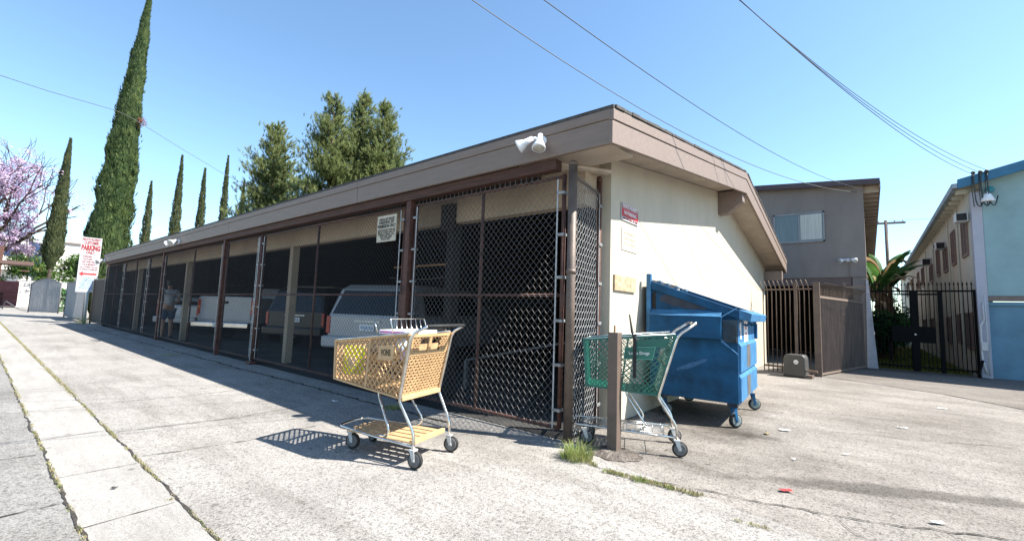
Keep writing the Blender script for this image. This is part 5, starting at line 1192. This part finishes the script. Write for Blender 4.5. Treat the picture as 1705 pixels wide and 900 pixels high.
for _ in range(1000):
    yy = random.uniform(-5.0, 1.8) * .9 - .2; zz = 4.2 + 6.3 * random.random() ** 1.35 - .16 * max(0, yy) ** 1.3
    q_ = Vector((random.uniform(-1.6, 1.6), yy + 2.2, zz))
    leafblob(bl, q_, random.uniform(.2, .45), 24, .085, .6)
    if random.random() < .5: tr.tube([q_, q_ + Vector((0, random.uniform(-.5, .3), -random.uniform(.5, 1.2)))], [.012, .025], 3, False)
for _ in range(60):
    q_ = Vector((random.uniform(-1.5, 1.5), random.uniform(-3, 5), random.uniform(3.0, 6.0))); leafblob(lv, q_, .4, 22, .09, .6)
JT.scale = (1.38, 1.38, 1.38)
tr.build('trunk', BARKD, JT, True); bl.build('blossom', JAC, JT); lv.build('leaves', JACG, JT)
def shrub(x, y, z, r, h, n, mt, label, s_=.10, name='shrub'):
    t = thing(name, (x, y, 0), 0, label, 'shrub', 'shrubs behind the white wall'); b = MB()
    for k in range(9): leafblob(b, (random.uniform(-r, r) * .7, random.uniform(-r, r) * .7, z + h * random.uniform(.35, .8)), r * random.uniform(.4, .6), n // 9, s_, h / r / 2)
    b.build('foliage', mt, t)
    b = MB(); b.tube([(0, 0, 0), (0, 0, z + h * .6)], .06, 6); b.build('stem', BARKD, t)
shrub(-69, .2, 1.2, 2.2, 4.6, 3600, SHRUB, 'rounded green tree top behind the white wall, left of the cypress trunk', .16)
shrub(-68, 3.4, 1.2, 2.2, 4.8, 3600, SHRUB, 'loose green tree top behind the white wall, right of the cypress trunk', .16)
shrub(-70, -3.4, 1.0, 2.0, 2.8, 2600, SHRUB, 'low green bush behind the maroon container, under the canopy', .16)
shrub(-67, 6.2, 1.0, 2.0, 4.2, 3000, SHRUB, 'dark green tree top behind the white parking sign', .16)
random.seed(8)
t = thing('hedge', (-47.5, 1.5, 0), 0, 'clipped bright green hedge between the two slatted gates', 'hedge'); b = MB()
for k in range(14): leafblob(b, (random.uniform(-1, 1), random.uniform(-.9, .9), random.uniform(.3, 1.5)), .55, 260, .10)
b.build('foliage', HEDGE, t)

# ------------------------------------------------------------ left background
def facebox(t, name, x, y0, y1, z0, z1, mt, d=.3): b = MB(); b.box(x - d, x, y0, y1, z0, z1); return b.build(name, mt, t)
t = thing('white_wall', (-62, 0, 0), 0, 'low white plastered boundary wall closing the far end of the alley', 'wall')
b = MB(); b.box(-.2, 0, -.9, 9, 0, 2.55); b.build('wall_panel', WHITEW, t); b = MB(); b.box(-.24, .04, -.9, 9, 2.55, 2.62); b.build('coping', ALU, t)
t = thing('container', (-60.5, -6.6, 0), 0, 'maroon steel container with a white painted out patch at the alley end', 'container')
b = MB(); b.box(-2.4, 0, -4, 5.9, .1, 2.45); b.build('body', MAROON, t)
b = MB(); b.box(.0, .03, -4, 5.0, .1, 1.35); b.build('lower_front', mat('dark_maroon_grille', (.05, .015, .018), .8), t)
for z in (1.36, .95):
    b = MB(); b.box(.03, .10, -4, 5.9, z, z + .09); b.build('rail', mat('rail_brown', (.12, .04, .03), .7), t)
P_ = []
for i in range(28):
    a = 6.283 * i / 28; P_.append((.035, 3.2 + 1.35 * max(-1, min(1, 1.3 * math.cos(a))) + random.uniform(-.06, .06), 1.85 + .38 * max(-1, min(1, 1.35 * math.sin(a))) + random.uniform(-.05, .05)))
b = MB(); b.add(P_, [tuple(range(28))]); b.build('white_patch', WHITEW, t)
b = MB(); b.box(.032, .05, 1.6, 4.4, .98, 1.32); b.build('lower_patch', mat('grey_patch', (.4, .33, .3), .8), t)
t = thing('flat_canopy', (-54, -3.6, 0), 0, 'rust brown flat canopy on a leaning steel post above the container', 'canopy')
b = MB(); b.box(-3, 0, -4, 3.3, 3.75, 4.05); b.build('deck', mat('canopy_brown', (.10, .06, .05), .8), t)
b = MB(); b.box(-.4, -.1, 1.2, 1.5, 0, 5.2); b.build('post', RUST, t); b = MB(); b.box(-.4, -.1, 2.6, 3.1, 3.2, 3.3); b.build('bracket', RUST, t)
t = thing('white_apartment_block', (-80, -3.4, 0), 0, 'white two storey block with a tall navy window strip behind the jacaranda', 'building', 'buildings')
b = MB(); b.box(-8, 0, .5, 5.2, 0, 8.1); b.build('wall', WHITEW, t)
b = MB(); b.box(.0, .05, 4.0, 5.0, 3.6, 7.9); b.build('window', NAVY, t)
b = MB(); b.box(.0, 1.2, .6, 3.8, 4.2, 5.2); b.build('balcony', WHITEW, t)
b = MB(); b.box(.0, .05, 2.0, 3.4, 5.9, 6.9); b.build('window', NAVY, t)
t = thing('white_flat_roof_house', (-78, 2.0, 0), 0, 'plain white flat roofed building between the two large cypresses', 'building', 'buildings')
b = MB(); b.box(-10, 0, 0, 8.5, 0, 8.0); b.build('wall', WHITEW, t); b = MB(); b.box(-10.1, .25, -.2, 8.6, 8.0, 8.18); b.build('roof_edge', TAUPE2, t)
b = MB(); b.box(.0, .04, 3.1, 3.9, 5.6, 6.7); wn = b.build('window', BLIND, t); b = MB(); b.box(.0, .3, 2.9, 4.1, 6.75, 6.85); b.build('awning', ALU, wn)
t = thing('white_bungalow', (-90, -9, 0), 0, 'small white house with a red roof edge at the far left', 'building', 'buildings')
b = MB(); b.box(-8, 0, -8, 5, 0, 4.6); b.build('wall', WHITEW, t); b = MB(); b.box(-8.2, .3, -8.2, 5.2, 4.6, 4.9); b.build('roof', MAROON, t)
b = MB(); b.box(0, .04, 1.0, 2.5, 2.2, 3.4); b.build('window', NAVY, t)

def slat_gate(x0, y0, x1, y1, h0, hm, label, mt=SLATG, n=26, frame=GALVD):
    t = thing('slatted_gate', (x0, y0, 0), math.atan2(y1 - y0, x1 - x0), label, 'gate', 'slatted chain link gates'); L_ = math.hypot(x1 - x0, y1 - y0)
    hh = lambda u: h0 + (hm - h0) * math.sin(math.pi * u)
    b = MB()
    for k in range(n):
        u0, u1 = k / n, (k + .8) / n; z0, z1 = hh(u0), hh(u1)
        b.add([(u0 * L_, 0, .1), (u1 * L_, 0, .1), (u1 * L_, 0, z1), (u0 * L_, 0, z0), (u0 * L_, .01, .1), (u1 * L_, .01, .1), (u1 * L_, .01, z1), (u0 * L_, .01, z0)], [(0, 1, 2, 3), (7, 6, 5, 4), (0, 4, 5, 1), (1, 5, 6, 2), (2, 6, 7, 3), (3, 7, 4, 0)])
    b.build('slats', mt, t)
    b = MB(); b.tube([(u / 10 * L_, 0, hh(u / 10)) for u in range(11)], .03, 6); b.tube([(0, 0, .08), (L_, 0, .08)], .025, 6); b.build('frame', frame, t, True)
    for x in (0, L_): b = MB(); b.tube([(x, 0, 0), (x, 0, h0 + .05)], .035, 8); b.build('gate_post', frame, t, True)
    return t
slat_gate(-43.2, -.9, -40.3, .30, 2.0, 2.35, 'arched slatted gate leaf standing open by the white wall')
slat_gate(-33.6, -.05, -26.4, -.12, 1.95, 1.95, 'wide grey slatted gate leaf behind the parking sign', n=60)
slat_gate(-24.9, -.05, -23.0, .10, 1.95, 1.95, 'brown slatted panel closing the gap beside the carport end', SLATB, 22, BROWNP)
t = thing('gate_frame_post', (-25.05, -.22, 0), 0, 'pale blue grey gate post between sign and brown slats', 'fence post')
b = MB(); b.tube([(0, 0, 0), (0, 0, 2.1)], .05, 10); b.build('pipe', mat('pale_post', (.38, .44, .47), .5, 0, .15, 5), t, True)
t = thing('low_rail', (-45.5, -1.6, 0), 0, 'low bent pipe rail on the paving before the arched gate', 'rail')
b = MB(); b.tube(smooth_path([(-3.8, -.3, .05), (-3.8, -.2, .7), (0, .4, .10), (3.0, 1.0, .08)], 4, .3), .03, 6); b.build('pipe', GALVD, t, True)
t = thing('upper_grille', (-23.9, .25, 0), 0, 'brown barred grille standing above the slatted panel', 'grille')
b = MB()
for k in range(8): b.box(-.7 + k * .2, -.68 + k * .2, 0, .02, 1.95, 2.75)
b.box(-.72, .74, 0, .02, 2.2, 2.24); b.box(-.72, .74, 0, .02, 2.7, 2.74); b.build('bars', BROWNL, t)

# parking sign, board faces +x
random.seed(9)
SG = thing('parking_sign', (-25.0, -.29, 0), 0, 'tall white parking sign with red lettering and arrow on a post', 'sign')
b = MB(); b.box(-.02, .0, -.34, .34, 1.38, 3.84); bd = b.build('board', SIGNW, SG)
b = MB(); b.box(.001, .004, -.33, .33, 1.40, 2.08); b.build('blue_wash', SIGNB, bd)
b = MB(); b.tube([(-.06, .09, 0), (-.06, .05, 3.7)], .045, 8); b.build('post', ALU, SG, True)
b = MB(); b.bar((.006, -.32, 1.42), (.006, .28, 2.45), .008, .003, (1, 0, 0)); b.build('scratch', INK, bd)
FM = lambda z, y=0: frame_M((.008, y, z), (0, 1, 0), (0, 0, 1))
for tx, z, sz, wd, mt, bo, y in (('PRIVATE PROPERTY', 3.74, .15, .62, REDT, .02, 0), ('CUSTOMER', 3.59, .18, .48, REDT, .03, 0), ('PARKING', 3.36, .32, .62, REDT, .05, 0), ('ONLY', 3.15, .17, .30, REDT, .03, 0),
                             ('BARGAIN', 2.98, .11, .27, REDT, .01, -.08), ('PLAYLAND', 2.86, .11, .29, REDT, .01, -.06), ('NAT HAIR AND', 2.74, .11, .42, REDT, .01, -.02), ('H & E JEWELRY', 2.62, .11, .44, REDT, .01, .0),
                             ('ALL OTHERS WILL BE', 2.50, .08, .56, REDT, .006, 0), ('AT VEHICLE OWNERS EXP', 2.40, .08, .60, REDT, .006, 0),
                             ('L.A.P.D.', 2.00, .09, .26, BLUET, .005, .02), ('TOWED AWAY', 1.90, .09, .34, BLUET, .005, 0), ('CVC 22658', 1.79, .08, .50, BLUET, .005, 0), ('485 2121', 1.68, .08, .34, BLUET, .005, 0), ('POLICE', 1.57, .08, .44, BLUET, .005, 0)):
    lettering(tx, sz, FM(z, y), mt, bd, bold=bo, width=wd)
b = MB(); pts = [(.008, -.30, 2.20), (.008, -.17, 2.31), (.008, -.17, 2.235), (.008, .28, 2.235), (.008, .28, 2.165), (.008, -.17, 2.165), (.008, -.17, 2.09)]
b.add(pts, [tuple(range(7))]); b.build('arrow', RED, bd)

# ------------------------------------------------------------ banana plants behind the iron gate
random.seed(17)
def banana(x, y, H, n, label, dead=8, seed=1):
    random.seed(seed)
    t = thing('banana_plant', (x, y, 0), 0, label, 'banana plant', 'banana plants behind the iron gate')
    b = MB(); b.tube([(0, 0, 0), (.05, 0, H * .55)], [.12, .08], 10); b.build('trunk', mat('banana_stem', (.22, .13, .07), .8, 0, .3, 6) if 'banana_stem' not in bpy.data.materials else bpy.data.materials['banana_stem'], t, True)
    for k in range(n + dead):
        isd = k >= n; a = random.uniform(0, 6.283); L_ = H * random.uniform(.26, .38) * (.8 if isd else 1); w_ = .115 * L_ / 1.2
        p_ = Vector((0, 0, H * (.52 if not isd else random.uniform(.4, .66)))); el = random.uniform(1.0, 1.5) if not isd else random.uniform(.2, 1.3); h_ = Vector((math.cos(a), math.sin(a), 0)); b = MB(); vs = []; N = 12; pos = p_.copy()
        for i in range(N + 1):
            u = i / N; e_ = el - u * u * (1.1 if not isd else 2.2); d_ = h_ * math.cos(e_) + Vector((0, 0, math.sin(e_))); pos = pos + d_ * (L_ / N)
            sd_ = Vector((-h_.y, h_.x, 0)); ww = w_ * math.sin(math.pi * min(1, u * .93 + .05)) ** .6 * random.uniform(.7 if isd else .88, 1.05); nn_ = sd_.cross(d_)
            vs += [pos + sd_ * ww + nn_ * ww * .35, pos, pos - sd_ * ww + nn_ * ww * .35]
        for i in range(N):
            gap = 1 if random.random() < .25 else 0
            for j in (0, 1):
                if random.random() < .06: continue
                b.add([vs[3 * i + j], vs[3 * i + j + 1], vs[3 * i + 4 + j], vs[3 * i + 3 + j]], [(0, 1, 2, 3)])
        b.build('dead_leaf' if isd else 'leaf', BANAD if isd else BANA, t, True)
banana(2.55, 17.2, 4.5, 7, 'tall banana plant in the middle of the gap above the iron gate', 14, 1)
banana(2.35, 15.4, 4.0, 8, 'banana plant against the mauve building side', 7, 2)
banana(2.75, 18.5, 4.6, 5, 'banana plant leaning towards the cream side wall', 12, 3)
banana(2.6, 21.5, 4.6, 7, 'banana plant at the back of the clump', 5, 4)
def darkbush(x, y, r, h, label, seed):
    random.seed(seed); t = thing('garden_bush', (x, y, 0), 0, label, 'bush', 'bushes behind the iron gate'); b = MB()
    for k in range(8): leafblob(b, (random.uniform(-r, r) * .6, random.uniform(-r, r) * .6, h * random.uniform(.2, .8)), r * .55, 220, .09)
    b.build('foliage', HEDGE, t); b = MB(); b.tube([(0, 0, 0), (0, 0, h * .6)], .04, 6); b.build('stem', BARKD, t)
darkbush(2.65, 14.6, .55, 1.7, 'dark bush behind the lock plate of the iron gate', 1)
darkbush(2.9, 23.5, .9, 2.8, 'dark bush deep in the yard under the banana leaves', 3)
